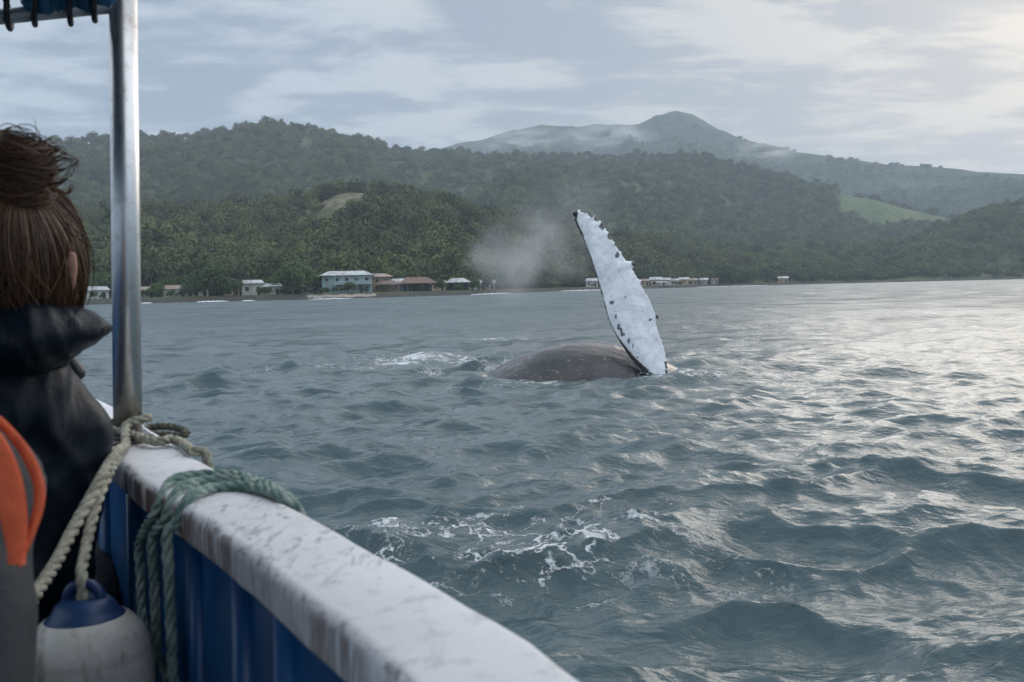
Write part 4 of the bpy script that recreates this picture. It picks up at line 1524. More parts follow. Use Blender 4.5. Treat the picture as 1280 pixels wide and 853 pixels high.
for s in range(700):
    f_ = s / 699
    a = f_ * 2 * PI * 11.3
    lash.append(ca_.lerp(cb_, f_ * 1.36 - 0.40 + 0.012 * math.sin(f_ * 31)) + up * (0.018 + (0.040 + 0.003 * math.sin(f_ * 23)) * math.sin(a)) + sdv * 0.030 * math.cos(a))
add_tube(bm, lash, 0.0052, 7)
part('lashing', bm_mesh('lashing', bm), plain('black_cord', (0.010, 0.010, 0.012), (0.03, 0.03, 0.032), 40.0, 0.55), boat)
# canopy cloth overhead, sloping up and back from the rail
V, Fc = [], []
bk = Vector((0.55, -1.0, 0)).normalized()
for i_ in range(12):
    for j_ in range(14):
        p = cb_ + (ca_ - cb_) * (i_ / 11 * 3.0) + bk * (j_ / 13 * 2.6) + Vector((0, 0, 0.070 + 0.16 * math.sin(PI * i_ / 11) + 0.12 * j_ / 13))
        V.append(p)
for i_ in range(11):
    for j_ in range(13):
        a = i_ * 14 + j_
        Fc.append((a, a + 14, a + 15, a + 1))
me = mesh('canopy', V, Fc, True)
can = part('canopy', me, CLOTH, boat)
sol = can.modifiers.new('thick', 'SOLIDIFY')
sol.thickness = 0.004

# ------------------------------------------------------------------ ropes and fender


def rope(name, pts, r_, mat, label, cat, lay=0.075, n=None, seg=6, strands=3):
    """three strands laid round each other"""
    L = sum((Vector(b_) - Vector(a)).length for a, b_ in zip(pts, pts[1:]))
    n = n or int(L / (lay / 9)) + 8
    pth = spline(pts, n)
    fr = frames(pth)
    bm = bmesh.new()
    ds = L / (n - 1)
    for s in range(strands):
        q_ = []
        for i_, p in enumerate(pth):
            a = 2 * PI * (i_ * ds / lay + s / strands)
            q_.append(p + (fr[i_][1] * math.cos(a) + fr[i_][2] * math.sin(a)) * r_ * 0.50)
        add_tube(bm, q_, r_ * 0.56, seg)
    o = link(name, bm_mesh(name, bm), mat)
    base = pth[0].copy()
    o.data.transform(Matrix.Translation(-base))
    o.location = base
    return tag(o, label, cat)


ROPE_B = plain('weathered_beige_rope', (0.26, 0.25, 0.19), (0.46, 0.44, 0.35), 55.0, 0.9, bump=0.6)
ROPE_G = plain('faded_green_rope', (0.10, 0.19, 0.165), (0.34, 0.41, 0.36), 38.0, 0.9, bump=0.6)
ROPE_D = plain('dark_wet_rope', (0.035, 0.045, 0.035), (0.12, 0.11, 0.07), 50.0, 0.8, bump=0.6)


def top(px, py, up_=0.0):
    return G(px, py, ZR + up_)


def inner_face(px, off, z):
    """point at column px on the inner side of the rail, off metres inboard of the lining, at height z"""
    best = None
    for i_ in range(60, 150):
        tg = (path_s[i_ + 1] - path_s[i_ - 1]).normalized()
        p = path_s[i_] + Vector((tg.y, -tg.x, 0)) * (-0.052 - off)
        p.z = z
        v = p - EYE
        x = 640 + F * v.dot(_r) / v.dot(_f)
        if best is None or abs(x - px) < best[0]:
            best = (abs(x - px), p)
    return best[1]


RR = 0.0071
# one green rope laid three times over the rail, hanging in bights inside
turns = [
    ([(194, 852), (188, 831), (178, 769), (172, 715), (176, 678)], (191, 630), [(214, 602), (248, 594), (290, 593.5), (322, 602)], (346, 614)),
    ([(207, 852), (199, 814), (192, 769), (188, 715), (191, 674)], (203, 636), [(224, 612), (256, 601.5), (294, 600), (325, 607)], (350, 618)),
    ([(213, 852), (212, 820), (209, 769), (205, 707), (209, 666)], (219, 640), [(238, 621), (270, 609.5), (299, 607.5), (328, 612.5)], (354, 623))]
out_d = Vector((0.86, 0.50, 0)).normalized()
gp = []


def strand(k):
    ins, corner, tops, edge = turns[k]
    q_ = []
    zl = None
    for i_, (x, y) in enumerate(ins):
        # hangs a finger's width off the lining: meet the sight line with the lining's plane
        lo, hi = 1.0, 1.94
        for _ in range(24):
            zc = (lo + hi) / 2
            p = inner_face(x, 0.012 + 0.004 * k, zc)
            v = p - EYE
            yy = 426.5 - F * v.dot(_u) / v.dot(_f)
            if yy > y:
                lo = zc
            else:
                hi = zc
        q_.append(p)
    q_.append(inner_face(corner[0], 0.010, ZR - 0.024))
    q_ += [top(x, y, RR * 1.05) for x, y in tops]
    e = top(*edge, RR * 0.7)
    q_ += [e, e + out_d * 0.022 + Vector((0, 0, -0.035)), e + out_d * 0.026 + Vector((0, 0, -0.20))]
    return q_


s0, s1, s2 = strand(0), strand(1), strand(2)
bot = (s0[0] + s1[0]) / 2 + Vector((0, 0, -0.10))
ob = (s1[-1] + s2[-1]) / 2 + Vector((0, 0, -0.14))
gp = s0[::-1] + [bot] + s1 + [ob] + s2[::-1] + [s2[0] + Vector((0.01, 0.0, -0.12))]
rope('rope', gp, RR, ROPE_G, 'faded green rope laid three times over the white rail', 'rope', 0.060)

# beige rope: a turn round the post foot, one end led to the fender, the other into the boat
px_, py_ = pb.x, pb.y


def ring_pt(a, r_, z):
    return Vector((px_ + math.cos(R(a)) * r_, py_ + math.sin(R(a)) * r_, z))


eye_p = P(100, 742, 1.205)
bp_ = [P(18, 792, 1.02), P(25, 775, 1.06), P(45, 742, 1.13), P(70, 703, 1.21), P(95, 655, 1.285), P(115, 618, 1.33), P(134, 584, 1.385), P(148, 564, 1.49), P(157, 556, 1.66),
       ring_pt(-70, 0.040, ZR + 0.030), ring_pt(-20, 0.036, ZR + 0.036), ring_pt(40, 0.036, ZR + 0.034), ring_pt(110, 0.037, ZR + 0.030), ring_pt(180, 0.037, ZR + 0.026), ring_pt(235, 0.038, ZR + 0.022),
       ring_pt(285, 0.040, ZR + 0.016)] 
bp_ += [top(196, 552, 0.012), top(215, 549, 0.010), top(231, 556, 0.009), top(241, 565, 0.007)]
bp_ += [bp_[-1] + out_d * 0.022 + Vector((0, 0, -0.016)), bp_[-1] + out_d * 0.028 + Vector((0, 0, -0.16))]
rope('rope', bp_, 0.0082, ROPE_B, 'beige rope turned round the steel post and led down past the jacket', 'rope', 0.056)
b2_ = [P(158, 557, 1.69), P(151, 565, 1.53), P(141, 582, 1.41), P(125, 618, 1.345), P(114, 655, 1.30), P(106, 692, 1.25), eye_p + Vector((0, 0.006, 0.02)), eye_p + Vector((0.004, 0.0, -0.012))]
rope('rope', b2_, 0.0074, ROPE_B, 'short beige rope from the post foot down to the eye of the fender', 'rope', 0.056)
# a dark wet line stopped off on the rail just beyond the post
d_ = [P(176, 541, 1.92), P(190, 534, 1.95), P(210, 533, 1.93), P(228, 537, 1.90), P(233, 542, 1.87), P(224, 545, 1.86), P(205, 543, 1.88), P(185, 543, 1.90)]
rope('rope', d_, 0.0075, ROPE_D, 'dark wet rope end sticking out over the rail behind the steel post', 'rope', 0.05)

# the fender hanging inside the rail
fender = empty('fender', P(106, 760, 1.21), 'worn white boat fender with a blue end hanging inside the boat', 'fender')
fx = fender.location.copy()
axf = Vector((0.03, -0.02, -1)).normalized()


def lathe(bm, o, ax_, prof, seg=36):
    x = ax_.orthogonal().normalized()
    y = ax_.cross(x)
    rg = [[bm.verts.new(o + ax_ * h + (x * math.cos(2 * PI * k / seg) + y * math.sin(2 * PI * k / seg)) * r_) for k in range(seg)] for h, r_ in prof]
    for u_, v_ in zip(rg, rg[1:]):
        for k in range(seg):
            bm.faces.new((u_[k], u_[(k + 1) % seg], v_[(k + 1) % seg], v_[k]))
    bm.faces.new(rg[0])
    bm.faces.new(rg[-1][::-1])


FW, t, b = material('worn_vinyl', 0.42, 0, 0.4)
tc = t.add('ShaderNodeTexCoord').outputs['Object']
nA = t.noise(tc, 9.0, 6, 0.65)
nB = t.noise(t.mapping(tc, (40, 40, 8)), 1.0, 5, 0.65)
c = t.mix(t.step(nA, 0.32, 0.68), (0.42, 0.41, 0.38), (0.62, 0.61, 0.57))
c = t.mix(t.m('MULTIPLY', t.step(nB, 0.50, 0.68), 0.75), c, (0.20, 0.18, 0.15))
sepf = t.add('ShaderNodeSeparateXYZ', ins={0: tc}).outputs[2]
band = t.m('MULTIPLY', t.step(t.m('ABSOLUTE', t.m('ADD', sepf, 0.052)), 0.006, 0.002), 0.35)
c = t.mix(band, c, (0.30, 0.29, 0.27))
t.set(b.inputs['Base Color'], c)
bm = bmesh.new()
lathe(bm, fx, axf, [(0.006, 0.034), (0.012, 0.050), (0.026, 0.064), (0.046, 0.0725), (0.075, 0.0755), (0.30, 0.0762), (0.46, 0.070), (0.50, 0.060), (0.52, 0.040)])
part('fender_body', bm_mesh('fender_body', bm), FW, fender)
FB = plain('blue_vinyl', (0.006, 0.026, 0.09), (0.012, 0.05, 0.15), 14.0, 0.45)
bm = bmesh.new()
lathe(bm, fx, axf, [(-0.012, 0.026), (-0.006, 0.034), (0.000, 0.037), (0.008, 0.0425), (0.013, 0.0500)])
for an in (0.0, PI / 2):
    pass
lug = [fx - axf * 0.008 + Vector((s * 0.021, 0, 0)) - axf * h for s, h in ((-1, -0.006), (-0.95, 0.008), (-0.6, 0.018), (0, 0.022), (0.6, 0.018), (0.95, 0.008), (1, -0.006))]
add_tube(bm, spline(lug, 18), 0.0066, 10)
part('fender_end', bm_mesh('fender_end', bm), FB, fender)


# ------------------------------------------------------------------ people
SKIN = plain('skin', (0.36, 0.19, 0.13), (0.45, 0.25, 0.17), 30.0, 0.5)


def hand(bm, wrist, direc, palm_n, s=1.0):
    """palm, four unequal bent fingers and a thumb leaving the side of the palm"""
    d_ = direc.normalized()
    n_ = (palm_n - d_ * palm_n.dot(d_)).normalized()
    sd_ = d_.cross(n_)
    for k in range(4):
        o_ = sd_ * (k - 1.5) * 0.019 * s
        add_capsule(bm, wrist + d_ * 0.012, wrist + d_ * 0.085 * s + o_, 0.014 * s, 0.0115 * s, seg=8)
        L = (0.040, 0.045, 0.042, 0.032)[k] * s
        p = wrist + d_ * 0.088 * s + o_
        e = d_
        for j_ in range(3):
            e = (e + n_ * (0.35 + 0.1 * j_)).normalized()
            q_ = p + e * L * (1.0, 0.7, 0.55)[j_]
            add_capsule(bm, p, q_, 0.0092 * s, 0.0084 * s, seg=8)
            p = q_
    p = wrist + d_ * 0.028 * s - sd_ * 0.026 * s
    q_ = p + (d_ * 0.6 - sd_ * 0.8 + n_ * 0.3).normalized() * 0.036 * s
    add_capsule(bm, p, q_, 0.0125 * s, 0.0105 * s, seg=8)
    add_capsule(bm, q_, q_ + (d_ * 0.9 - sd_ * 0.2 + n_ * 0.5).normalized() * 0.032 * s, 0.0105 * s, 0.009 * s, seg=8)


def head(bm, c, fwd, up=Vector((0, 0, 1)), s=1.0):
    rt = fwd.cross(up).normalized()
    up = rt.cross(fwd).normalized()

    def at_(x, y, z):
        return c + (rt * x + fwd * y + up * z) * s
    add_capsule(bm, at_(0, -0.022, 0.028), at_(0, 0.022, 0.030), 0.082 * s, 0.080 * s, (rt, 0.92))
    add_capsule(bm, at_(0, 0.012, -0.030), at_(0, 0.040, -0.062), 0.066 * s, 0.045 * s, (rt, 0.95))
    add_capsule(bm, at_(0, 0.060, -0.088), at_(0, 0.066, -0.090), 0.024 * s, 0.020 * s, seg=10)     # chin
    add_capsule(bm, at_(0, 0.088, 0.012), at_(0, 0.110, -0.026), 0.010 * s, 0.0145 * s, seg=10)     # nose
    add_capsule(bm, at_(-.012, 0.098, -0.030), at_(.012, 0.098, -0.030), 0.009 * s, 0.009 * s, seg=10)
    for sg in (-1, 1):
        add_capsule(bm, at_(sg * .018, 0.088, 0.026), at_(sg * .048, 0.074, 0.024), 0.012 * s, 0.010 * s, seg=10)   # brow
        add_capsule(bm, at_(sg * .040, 0.068, -0.020), at_(sg * .046, 0.062, -0.030), 0.022 * s, 0.020 * s, seg=10)  # cheek
        add_capsule(bm, at_(sg * .032, 0.074, 0.004), at_(sg * .034, 0.074, 0.004), 0.0135 * s, 0.0135 * s, seg=10)  # eyeball under the lid
        add_capsule(bm, at_(sg * .090, -0.016, 0.014), at_(sg * .085, -0.008, -0.022), 0.019 * s, 0.012 * s, (rt, 0.5), seg=10)
        add_capsule(bm, at_(sg * .078, -0.010, 0.006), at_(sg * .088, -0.014, 0.004), 0.010 * s, 0.010 * s, seg=10)  # ear
        add_capsule(bm, at_(sg * .098, -0.026, 0.020), at_(sg * .096, -0.022, -0.012), 0.007 * s, 0.006 * s, seg=8)
    add_capsule(bm, at_(-.020, 0.086, -0.054), at_(.020, 0.086, -0.054), 0.0075 * s, 0.0075 * s, seg=10)   # lips
    add_capsule(bm, at_(-.016, 0.083, -0.066), at_(.016, 0.083, -0.066), 0.0085 * s, 0.0085 * s, seg=10)


def body(J, fwd, rad):
    bm = bmesh.new()
    head(bm, J['head'], fwd)
    rt = fwd.cross(Vector((0, 0, 1))).normalized()
    add_capsule(bm, J['head'] + Vector((0, 0, -0.05)) - fwd * .02, J['neck'], 0.054, 0.058)
    add_capsule(bm, J['neck'] + Vector((0, 0, -0.03)), J['chest'], 0.065, 0.125)
    add_capsule(bm, J['chest'], J['pelvis'], 0.135, 0.140, (fwd, 0.78))
    for s_, sg in (('r', 1), ('l', -1)):
        add_capsule(bm, J['neck'] + Vector((0, 0, -0.05)), J['sh' + s_], 0.055, 0.055)
        add_capsule(bm, J['sh' + s_], J['el' + s_], 0.048, 0.039)
        add_capsule(bm, J['el' + s_], J['wr' + s_], 0.039, 0.027)
        hand(bm, J['wr' + s_], J['wr' + s_] - J['el' + s_] + Vector((0, 0, -.02)), Vector((0, 0, -1)))
        hip = J['pelvis'] + rt * sg * 0.09
        add_capsule(bm, hip, J['kn' + s_], 0.082, 0.056)
        add_capsule(bm, J['kn' + s_], J['an' + s_], 0.054, 0.036)
        add_capsule(bm, J['an' + s_] + Vector((0, 0, -.02)), J['an' + s_] + fwd * 0.17 + Vector((0, 0, -.035)), 0.034, 0.026)
    return fuse(bm, 0.0068, 4, 0.5)


def crease(me, amp, sx, seed, amp2=0.002):
    """soft drapes running mostly downwards plus smaller wrinkles"""
    co, no = get_co(me), get_no(me)
    u_ = co[:, 0] * 0.9 + co[:, 1] * 0.5
    wob = 0.05 * fbm(u_ * 5 + seed, co[:, 2] * 6, 2)
    drape = 1 - np.abs(pnoise((u_ + wob) * sx * 1.5 + seed, co[:, 2] * sx * 0.33 + 3)) * 2.2
    a = fbm(u_ * sx + seed, co[:, 2] * sx * 0.6 - co[:, 1] * sx * .5, 3, 0.5)
    b_ = 1 - np.abs(pnoise(co[:, 0] * sx * 1.9 + co[:, 2] * 9 + seed, (co[:, 1] - co[:, 2] * 1.3) * sx * 1.4)) * 2
    co += no * (a * amp + drape * amp * 0.8 + b_ * amp2)[:, None]
    set_co(me, co)
    return me


def figure(name, base, J, fwd, label, jacket_mat, trouser_mat, jr=1.0):
    o = empty(name, base, label, 'person')
    part('body', body(J, fwd, 1), SKIN, o)
    rt = fwd.cross(Vector((0, 0, 1))).normalized()
    bm = bmesh.new()
    add_capsule(bm, J['neck'] + Vector((0, 0, -0.050)), J['chest'], 0.082 * jr, 0.150 * jr)
    add_capsule(bm, J['chest'], J['pelvis'] + Vector((0, 0, 0.02)), 0.158 * jr, 0.160 * jr, (fwd, 0.84))
    add_capsule(bm, J['pelvis'] + Vector((0, 0, 0.06)), J['pelvis'] + Vector((0, 0, -0.03)), 0.165 * jr, 0.165 * jr, (fwd, 0.86))
    for s_ in 'rl':
        add_capsule(bm, J['neck'] + Vector((0, 0, -0.06)), J['sh' + s_], 0.072 * jr, 0.068 * jr)
        add_capsule(bm, J['sh' + s_], J['el' + s_], 0.068 * jr, 0.060 * jr)
        add_capsule(bm, J['sh' + s_].lerp(J['chest'], 0.35), J['el' + s_].lerp(J['pelvis'], 0.45), 0.085 * jr, 0.10 * jr)
        add_capsule(bm, J['neck'] + Vector((0, 0, -0.01)), J['sh' + s_].lerp(J['neck'], 0.15), 0.050 * jr, 0.060 * jr)
        add_capsule(bm, J['el' + s_], J['wr' + s_].lerp(J['el' + s_], 0.06), 0.058 * jr, 0.043 * jr)
    if jr == 1.0:
        add_capsule(bm, P(34, 464, 1.41), P(84, 536, 1.42), 0.050, 0.056)
        add_capsule(bm, P(84, 536, 1.42), P(72, 600, 1.42), 0.056, 0.062)
    jk = crease(fuse(bm, 0.008, 6, 0.5), 0.0085, 10.0, 3.0, 0.003)
    part('jacket', jk, jacket_mat, o)
    bm = bmesh.new()
    for s_, sg in (('r', 1), ('l', -1)):
        hip = J['pelvis'] + rt * sg * 0.09
        add_capsule(bm, J['pelvis'] + Vector((0, 0, .05)), hip, 0.13, 0.115)
        add_capsule(bm, hip, J['kn' + s_], 0.105, 0.076)
        add_capsule(bm, J['kn' + s_], J['an' + s_] + Vector((0, 0, 0.03)), 0.074, 0.056)
    part('trousers', crease(fuse(bm, 0.012, 5, 0.5), 0.006, 9.0, 8.0), trouser_mat, o)
    bm = bmesh.new()
    for s_ in 'rl':
        add_capsule(bm, J['an' + s_] + Vector((0, 0, .05)), J['an' + s_] + Vector((0, 0, -.02)), 0.050, 0.046)
        add_capsule(bm, J['an' + s_] + Vector((0, 0, -.025)), J['an' + s_] + fwd * 0.18 + Vector((0, 0, -.035)), 0.044, 0.036)
    part('boots', fuse(bm, 0.010, 3, 0.5), DARKW, o)
    return o


NYL, t, b = material('black_raincoat', 0.42, 0, 0.2)
tc = t.add('ShaderNodeTexCoord').outputs['Object']
nA = t.noise(tc, 14.0, 5, 0.6)
nW = t.noise(t.mapping(tc, (16, 16, 5), rot=(0.3, 0.2, 0)), 1.0, 4, 0.6, 0.8)
t.set(b.inputs['Base Color'], t.mix(nA, (0.002, 0.005, 0.010), (0.005, 0.012, 0.021)))
t.set(b.inputs['Roughness'], t.m('ADD', 0.34, t.m('MULTIPLY', nA, 0.22)))
bp = t.add('ShaderNodeBump', ins={'Height': nW, 'Strength': 0.5, 'Distance': 0.012})
t.set(b.inputs['Normal'], bp.outputs[0])
TROU = plain('dark_trousers', (0.010, 0.011, 0.014), (0.022, 0.024, 0.03), 20.0, 0.8, bump=0.3)

fw1 = Vector((0.05, 1, 0)).normalized()
J = {'head': P(14, 342, 1.34), 'neck': P(6, 452, 1.36), 'chest': P(-18, 610, 1.43), 'pelvis': P(-48, 850, 1.47),
     'shr': P(66, 550, 1.42), 'elr': P(54, 706, 1.40), 'wrr': Vector((-0.93, 1.70, 1.72)),
     'shl': P(-135, 548, 1.40), 'ell': P(-185, 716, 1.44), 'wrl': Vector((-1.06, 1.72, 1.72))}
J['knr'] = J['pelvis'] + Vector((0.04, 0.40, 0.03))
J['knl'] = J['pelvis'] + Vector((-0.18, 0.40, 0.03))
J['anr'] = Vector((J['knr'].x, J['knr'].y + 0.06, 1.255))
J['anl'] = Vector((J['knl'].x, J['knl'].y + 0.06, 1.255))
p1 = figure('person', (J['pelvis'].x, J['pelvis'].y, 1.18), J, fw1, 'person in a black hooded raincoat with brown hair in a messy bun', NYL, TROU)
J1 = J
# the hood lying on the shoulders: a wide soft roll that runs out to a point at the right
HT = [(-150, 372), (-100, 356), (-40, 350), (0, 350), (34, 353), (62, 372), (95, 388), (120, 399), (139, 409)]
HB = [(-150, 440), (-100, 468), (-40, 474), (0, 472), (34, 468), (62, 458), (95, 437), (120, 421), (139, 411)]
bm = bmesh.new()
ht, hb = resample(HT, 40), resample(HB, 40)
rings = []
for k in range(40):
    f_ = k / 39
    bulge = math.sin(PI * min(1, max(0, 0.04 + 0.93 * f_))) ** 0.8
    dm = 1.335 - 0.02 * math.sin(PI * f_) + 0.025 * f_
    rg = []
    for j_ in range(28):
        a = 2 * PI * j_ / 28
        v_ = 0.5 - 0.5 * math.cos(a)                   # 0 at the brim, 1 at the foot
        y_ = ht[k][1] + (hb[k][1] - ht[k][1]) * v_
        x_ = ht[k][0] + (hb[k][0] - ht[k][0]) * v_
        # full and sagging in front, folded in on itself behind the brim
        full = math.sin(a) * (0.105 if a < PI else 0.075) * bulge * (0.62 + 0.5 * v_)
        rg.append(bm.verts.new(P(x_, y_, dm - full)))
    rings.append(rg)
for u_, v_ in zip(rings, rings[1:]):
    for j_ in range(28):
        bm.faces.new((u_[j_], u_[(j_ + 1) % 28], v_[(j_ + 1) % 28], v_[j_]))
bm.faces.new(rings[0][::-1])
bm.faces.new(rings[-1])
add_capsule(bm, P(-30, 455, 1.34), P(48, 444, 1.36), 0.050, 0.034)
hood = crease(fuse(bm, 0.005, 3, 0.5), 0.0055, 12.0, 5.0, 0.003)
part('hood', hood, NYL, p1)
bm = bmesh.new()
add_tube(bm, spline([P(-20, 350, 1.318), P(10, 351, 1.318), P(34, 353.5, 1.318), P(62, 372, 1.325), P(95, 388, 1.338), P(120, 399, 1.35), P(139, 409.5, 1.358)], 30), 0.0032, 8)
part('hood_brim', bm_mesh('hood_brim', bm), NYL, p1)
bm = bmesh.new()
add_capsule(bm, P(88, 452, 1.46), P(97, 466, 1.46), 0.010, 0.012, seg=10)
part('cord_toggle', fuse(bm, 0.003, 2), DARKW, p1)

# hair
HAIR, t, b = material('brown_hair', 0.38, 0, 0.5)
rnd = t.add('ShaderNodeNewGeometry').outputs['Random Per Island']
c = t.mix(rnd, (0.030, 0.014, 0.006), (0.170, 0.085, 0.040))
t.set(b.inputs['Base Color'], c)
hd = J1['head']
rt1 = fw1.cross(Vector((0, 0, 1))).normalized()
bun = P(20, 226, 1.285)
rn = random.Random(12)


def skull(d_, k=1.0):
    """point on the scalp in direction d_"""
    x, y, z = d_.dot(rt1), d_.dot(fw1), d_.z
    r_ = 1 / math.sqrt((x / 0.088) ** 2 + (y / 0.108) ** 2 + (z / 0.118) ** 2)
    return hd + Vector((0, 0, 0.012)) + d_ * r_ * k


bun_d = (bun - hd - Vector((0, 0, 0.012))).normalized()
bm = bmesh.new()
# the close cap under the strands
for k in range(1):
    rings = []
    for i_ in range(22):
        th = PI * (0.02 + 0.60 * i_ / 21)
        rg = []
        for j_ in range(40):
            a = 2 * PI * j_ / 40
            x = bun_d.orthogonal().normalized()
            y = bun_d.cross(x)
            d_ = (bun_d * math.cos(th) + (x * math.cos(a) + y * math.sin(a)) * math.sin(th)).normalized()
            if d_.dot(fw1) > 0.62 and d_.z < 0.45:
                d_ = (d_ - fw1 * (d_.dot(fw1) - 0.62)).normalized()
            rg.append(bm.verts.new(skull(d_, 1.0)))
        rings.append(rg)
    for u_, v_ in zip(rings, rings[1:]):
        for j_ in range(40):
            bm.faces.new((u_[j_], u_[(j_ + 1) % 40], v_[(j_ + 1) % 40], v_[j_]))
nst = 0
while nst < 3600:
    d0 = Vector((rn.gauss(0, 1), rn.gauss(0, 1), rn.gauss(0, 1))).normalized()
    an = math.acos(max(-1, min(1, d0.dot(bun_d))))
    if not (1.1 < an < 2.15):
        continue
    if d0.dot(fw1) > 0.55 and d0.z < 0.5:
        continue
    if d0.z < -0.80 or (abs(d0.dot(rt1)) > 0.80 and d0.z < 0.0):
        continue
    nst += 1
    ax_ = bun_d.cross(d0).normalized()
    sway = rn.gauss(0, 0.24)
    kk = rn.uniform(1.0, 1.10) + (0.08 * rn.random() if rn.random() < 0.12 else 0)
    pts = []
    for i_ in range(11):
        f_ = i_ / 10
        d_ = Quaternion(ax_, an * (1 - f_ * 0.90)) @ bun_d
        d_ = (d_ + ax_ * sway * math.sin(PI * f_)).normalized()
        pts.append(skull(d_, kk * (1 - 0.03 * (1 - f_)) + 0.03 * math.sin(3 * f_ + kk * 40)))
    add_tube(bm, pts, [rn.uniform(0.0004, 0.0010)] * 11, 3, False)
# the bun: loops wound round its own axis, and stray ends
x = bun_d.orthogonal().normalized()
y = bun_d.cross(x)
for k in range(2600):
    r_ = 0.045 * rn.random() ** 0.5
    h = rn.uniform(-1, 1) * math.sqrt(max(0.0, 0.047 ** 2 - r_ ** 2)) * 0.95
    tilt = Vector((rn.gauss(0, .30), rn.gauss(0, .30), 0))
    a0 = rn.uniform(0, 6.28)
    span = rn.uniform(2.2, 5.5)
    pts = []
    for i_ in range(13):
        a = a0 + span * i_ / 12
        rr_ = r_ * (1 + 0.10 * math.sin(2.3 * a + k))
        pts.append(bun + x * rr_ * math.cos(a) + y * rr_ * math.sin(a) + bun_d * (h + 0.010 + rr_ * (tilt.x * math.cos(a) + tilt.y * math.sin(a))))
    add_tube(bm, pts, rn.uniform(0.0003, 0.0008), 3, False)
sr = _r
for k in range(90):
    o_ = bun + Vector((rn.uniform(-.02, .035), 0, rn.uniform(-.01, .035)))
    L = rn.uniform(0.018, 0.050)
    an = rn.uniform(-0.7, 1.3)
    dirv = sr * math.cos(an) + Vector((0, 0, 1)) * math.sin(an) + Vector((0, rn.uniform(-.4, .4), 0))
    cu = rn.uniform(-1.6, 1.0)
    pts = [o_]
    for i_ in range(9):
        dirv = Quaternion(Vector((0, 1, 0)), -cu * 0.16) @ dirv
        pts.append(pts[-1] + dirv.normalized() * L / 8)
    add_tube(bm, pts, [0.0006 * (1 - i_ / 11) + 0.0002 for i_ in range(10)], 4, False)
# the loose lock standing off the bun to the right
for k in range(28):
    j0 = Vector((rn.gauss(0, .002), rn.gauss(0, .004), rn.gauss(0, .002)))
    lk = rn.choice([[(48, 222), (60, 205), (78, 197), (94, 202), (97, 210)], [(52, 228), (68, 214), (84, 210), (93, 206), (98, 200)], [(50, 212), (56, 193), (70, 186), (80, 190)], [(60, 232), (78, 226), (90, 214), (92, 204)], [(66, 236), (84, 240), (90, 230)]])
    pts = spline([P(a_ + rn.gauss(0, 1.2), b_ + rn.gauss(0, 1.2), 1.275) + j0 for a_, b_ in lk], 12)
    add_tube(bm, pts, [0.0010 * (1 - i_ / 13) + 0.0002 for i_ in range(12)], 4, False)
part('hair', bm_mesh('hair', bm), HAIR, p1)

# the second person, close on the left: grey jacket with orange panels
GREY, t, b = material('grey_softshell', 0.7, 0, 0.3)
tc = t.add('ShaderNodeTexCoord').outputs['Object']
nA = t.noise(tc, 60.0, 5, 0.65)
nW = t.noise(t.mapping(tc, (18, 18, 7)), 1.0, 4, 0.6, 0.7)
t.set(b.inputs['Base Color'], t.mix(nA, (0.024, 0.026, 0.030), (0.050, 0.053, 0.059)))
bp = t.add('ShaderNodeBump', ins={'Height': nW, 'Strength': 0.5, 'Distance': 0.012})
t.set(b.inputs['Normal'], bp.outputs[0])
ORG = plain('orange_cloth', (0.60, 0.085, 0.024), (0.74, 0.125, 0.042), 30.0, 0.75, bump=0.4)
fw2 = Vector((0.15, 1, 0)).normalized()
J = {'head': P(-235, 330, 0.82), 'neck': P(-220, 500, 0.80), 'chest': P(-215, 700, 0.82), 'pelvis': P(-260, 1120, 0.80),
     'shr': P(-58, 622, 0.80), 'elr': P(-72, 870, 0.74), 'wrr': P(-180, 830, 0.98),
     'shl': P(-345, 615, 0.80), 'ell': P(-380, 860, 0.78), 'wrl': P(-290, 840, 0.98)}
J['knr'] = J['pelvis'] + Vector((-0.10, 0.36, -0.02))
J['knl'] = J['pelvis'] + Vector((-0.32, 0.36, -0.02))
J['anr'] = Vector((J['knr'].x, J['knr'].y + 0.04, 1.255))
J['anl'] = Vector((J['knl'].x, J['knl'].y + 0.04, 1.255))
p2 = figure('person', (J['pelvis'].x, J['pelvis'].y, 1.18), J, fw2, 'person at the left edge in a grey jacket with an orange shoulder panel', GREY, TROU, 0.93)


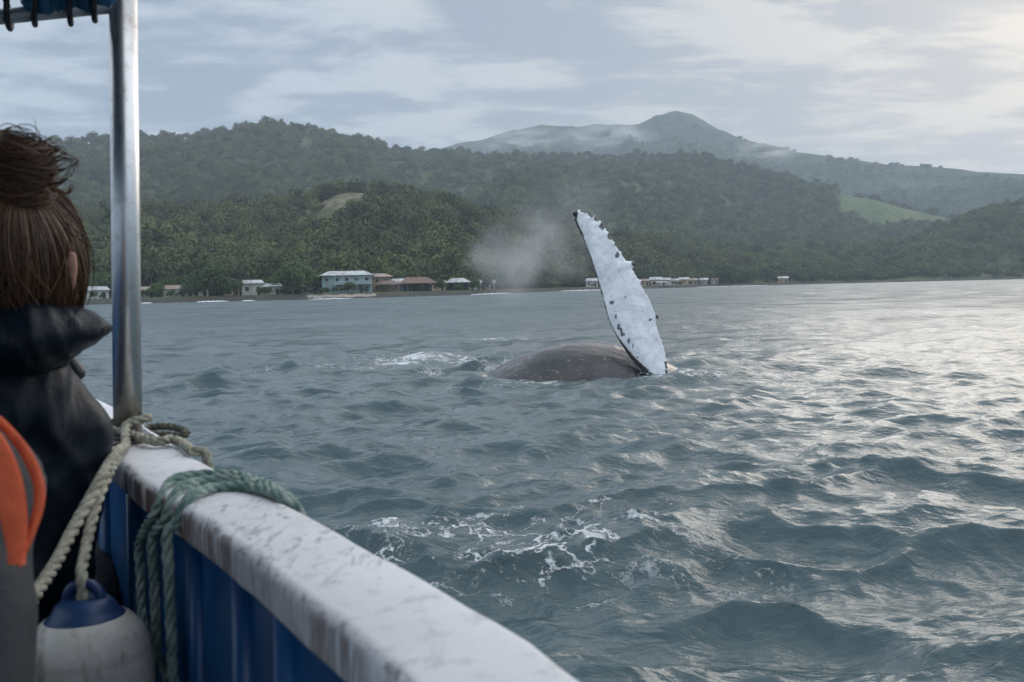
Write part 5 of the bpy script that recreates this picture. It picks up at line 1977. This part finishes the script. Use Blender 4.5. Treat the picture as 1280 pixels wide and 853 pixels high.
def ribbon(name, edge_pts, wd, d0, d1, mat, parent):
    """a soft padded band along a line, bulging towards the viewer"""
    n = 30
    ln = spline([Vector((x, y, 0)) for x, y in edge_pts], n)
    V, Fc = [], []
    for i_, q_ in enumerate(ln):
        tg = (ln[min(i_ + 1, n - 1)] - ln[max(i_ - 1, 0)]).normalized()
        nr = Vector((-tg.y, tg.x, 0))
        f_ = i_ / (n - 1)
        wv = wd * (0.45 + 0.55 * math.sin(PI * min(0.93, max(0.07, f_))))
        d_ = d0 + (d1 - d0) * f_
        for j_ in range(10):
            a = 2 * PI * j_ / 10
            s_ = q_ + nr * wv * math.cos(a) * 0.5
            V.append(P(s_.x, s_.y, d_ + 0.0035 * math.sin(a) - 0.003))
    for i_ in range(n - 1):
        for j_ in range(10):
            Fc.append((i_ * 10 + j_, i_ * 10 + (j_ + 1) % 10, (i_ + 1) * 10 + (j_ + 1) % 10, (i_ + 1) * 10 + j_))
    Fc.append(tuple(range(10)))
    Fc.append(tuple((n - 1) * 10 + j_ for j_ in range(10))[::-1])
    part(name, mesh(name, V, Fc, True), mat, parent)


ribbon('shoulder_panel', [(-45, 508), (-10, 520), (12, 540), (33, 568), (47, 600), (49, 628), (40, 662), (23, 708)], 15, 0.738, 0.704, ORG, p2)
ribbon('shoulder_panel', [(-40, 522), (-12, 550), (4, 588), (13, 625), (19, 664), (21, 706)], 40, 0.722, 0.700, ORG, p2)

# the eyes (face turned away from us, towards the whale)
EYEW = plain('eye_white', (0.6, 0.58, 0.55), (0.7, 0.68, 0.65), 30.0, 0.2)
for o_, J_, f_ in ((p1, J1, fw1), (p2, J, fw2)):
    rt_ = f_.cross(Vector((0, 0, 1))).normalized()
    for sg in (-1, 1):
        bm = bmesh.new()
        c_ = J_['head'] + rt_ * sg * 0.033 + f_ * 0.081 + Vector((0, 0, 0.004))
        bmesh.ops.create_uvsphere(bm, u_segments=12, v_segments=8, radius=0.0095, matrix=Matrix.Translation(c_))
        e_ = part('eye', bm_mesh('eye', bm), EYEW, o_)
        bm = bmesh.new()
        bmesh.ops.create_uvsphere(bm, u_segments=10, v_segments=6, radius=0.0048, matrix=Matrix.Translation(c_ + f_ * 0.0056))
        ir = link('iris', bm_mesh('iris', bm), DARKW, e_)
        ir.data.transform(Matrix.Translation(-o_.location))
# dark hair of the second person, outside the frame
bm = bmesh.new()
add_capsule(bm, J['head'] + Vector((0, -0.030, 0.042)), J['head'] + Vector((0, 0.015, 0.050)), 0.090, 0.082)
part('hair', fuse(bm, 0.008, 3), HAIR, p2)


# ------------------------------------------------------------------ haze
bm = bmesh.new()
add_box(bm, (0, 500, 330), (14600, 14600, 664))
m = bpy.data.materials.new('haze_air')
m.use_nodes = True
t = NT(m.node_tree)
t.n.clear()
pv = t.add('ShaderNodeVolumePrincipled', ins={'Color': (0.75, 0.86, 0.98), 'Density': 0.00020, 'Anisotropy': 0.1})
t.add('ShaderNodeOutputMaterial', ins={'Volume': pv.outputs[0]})
tag(link('haze', bm_mesh('haze', bm, False), m), kind='stuff')
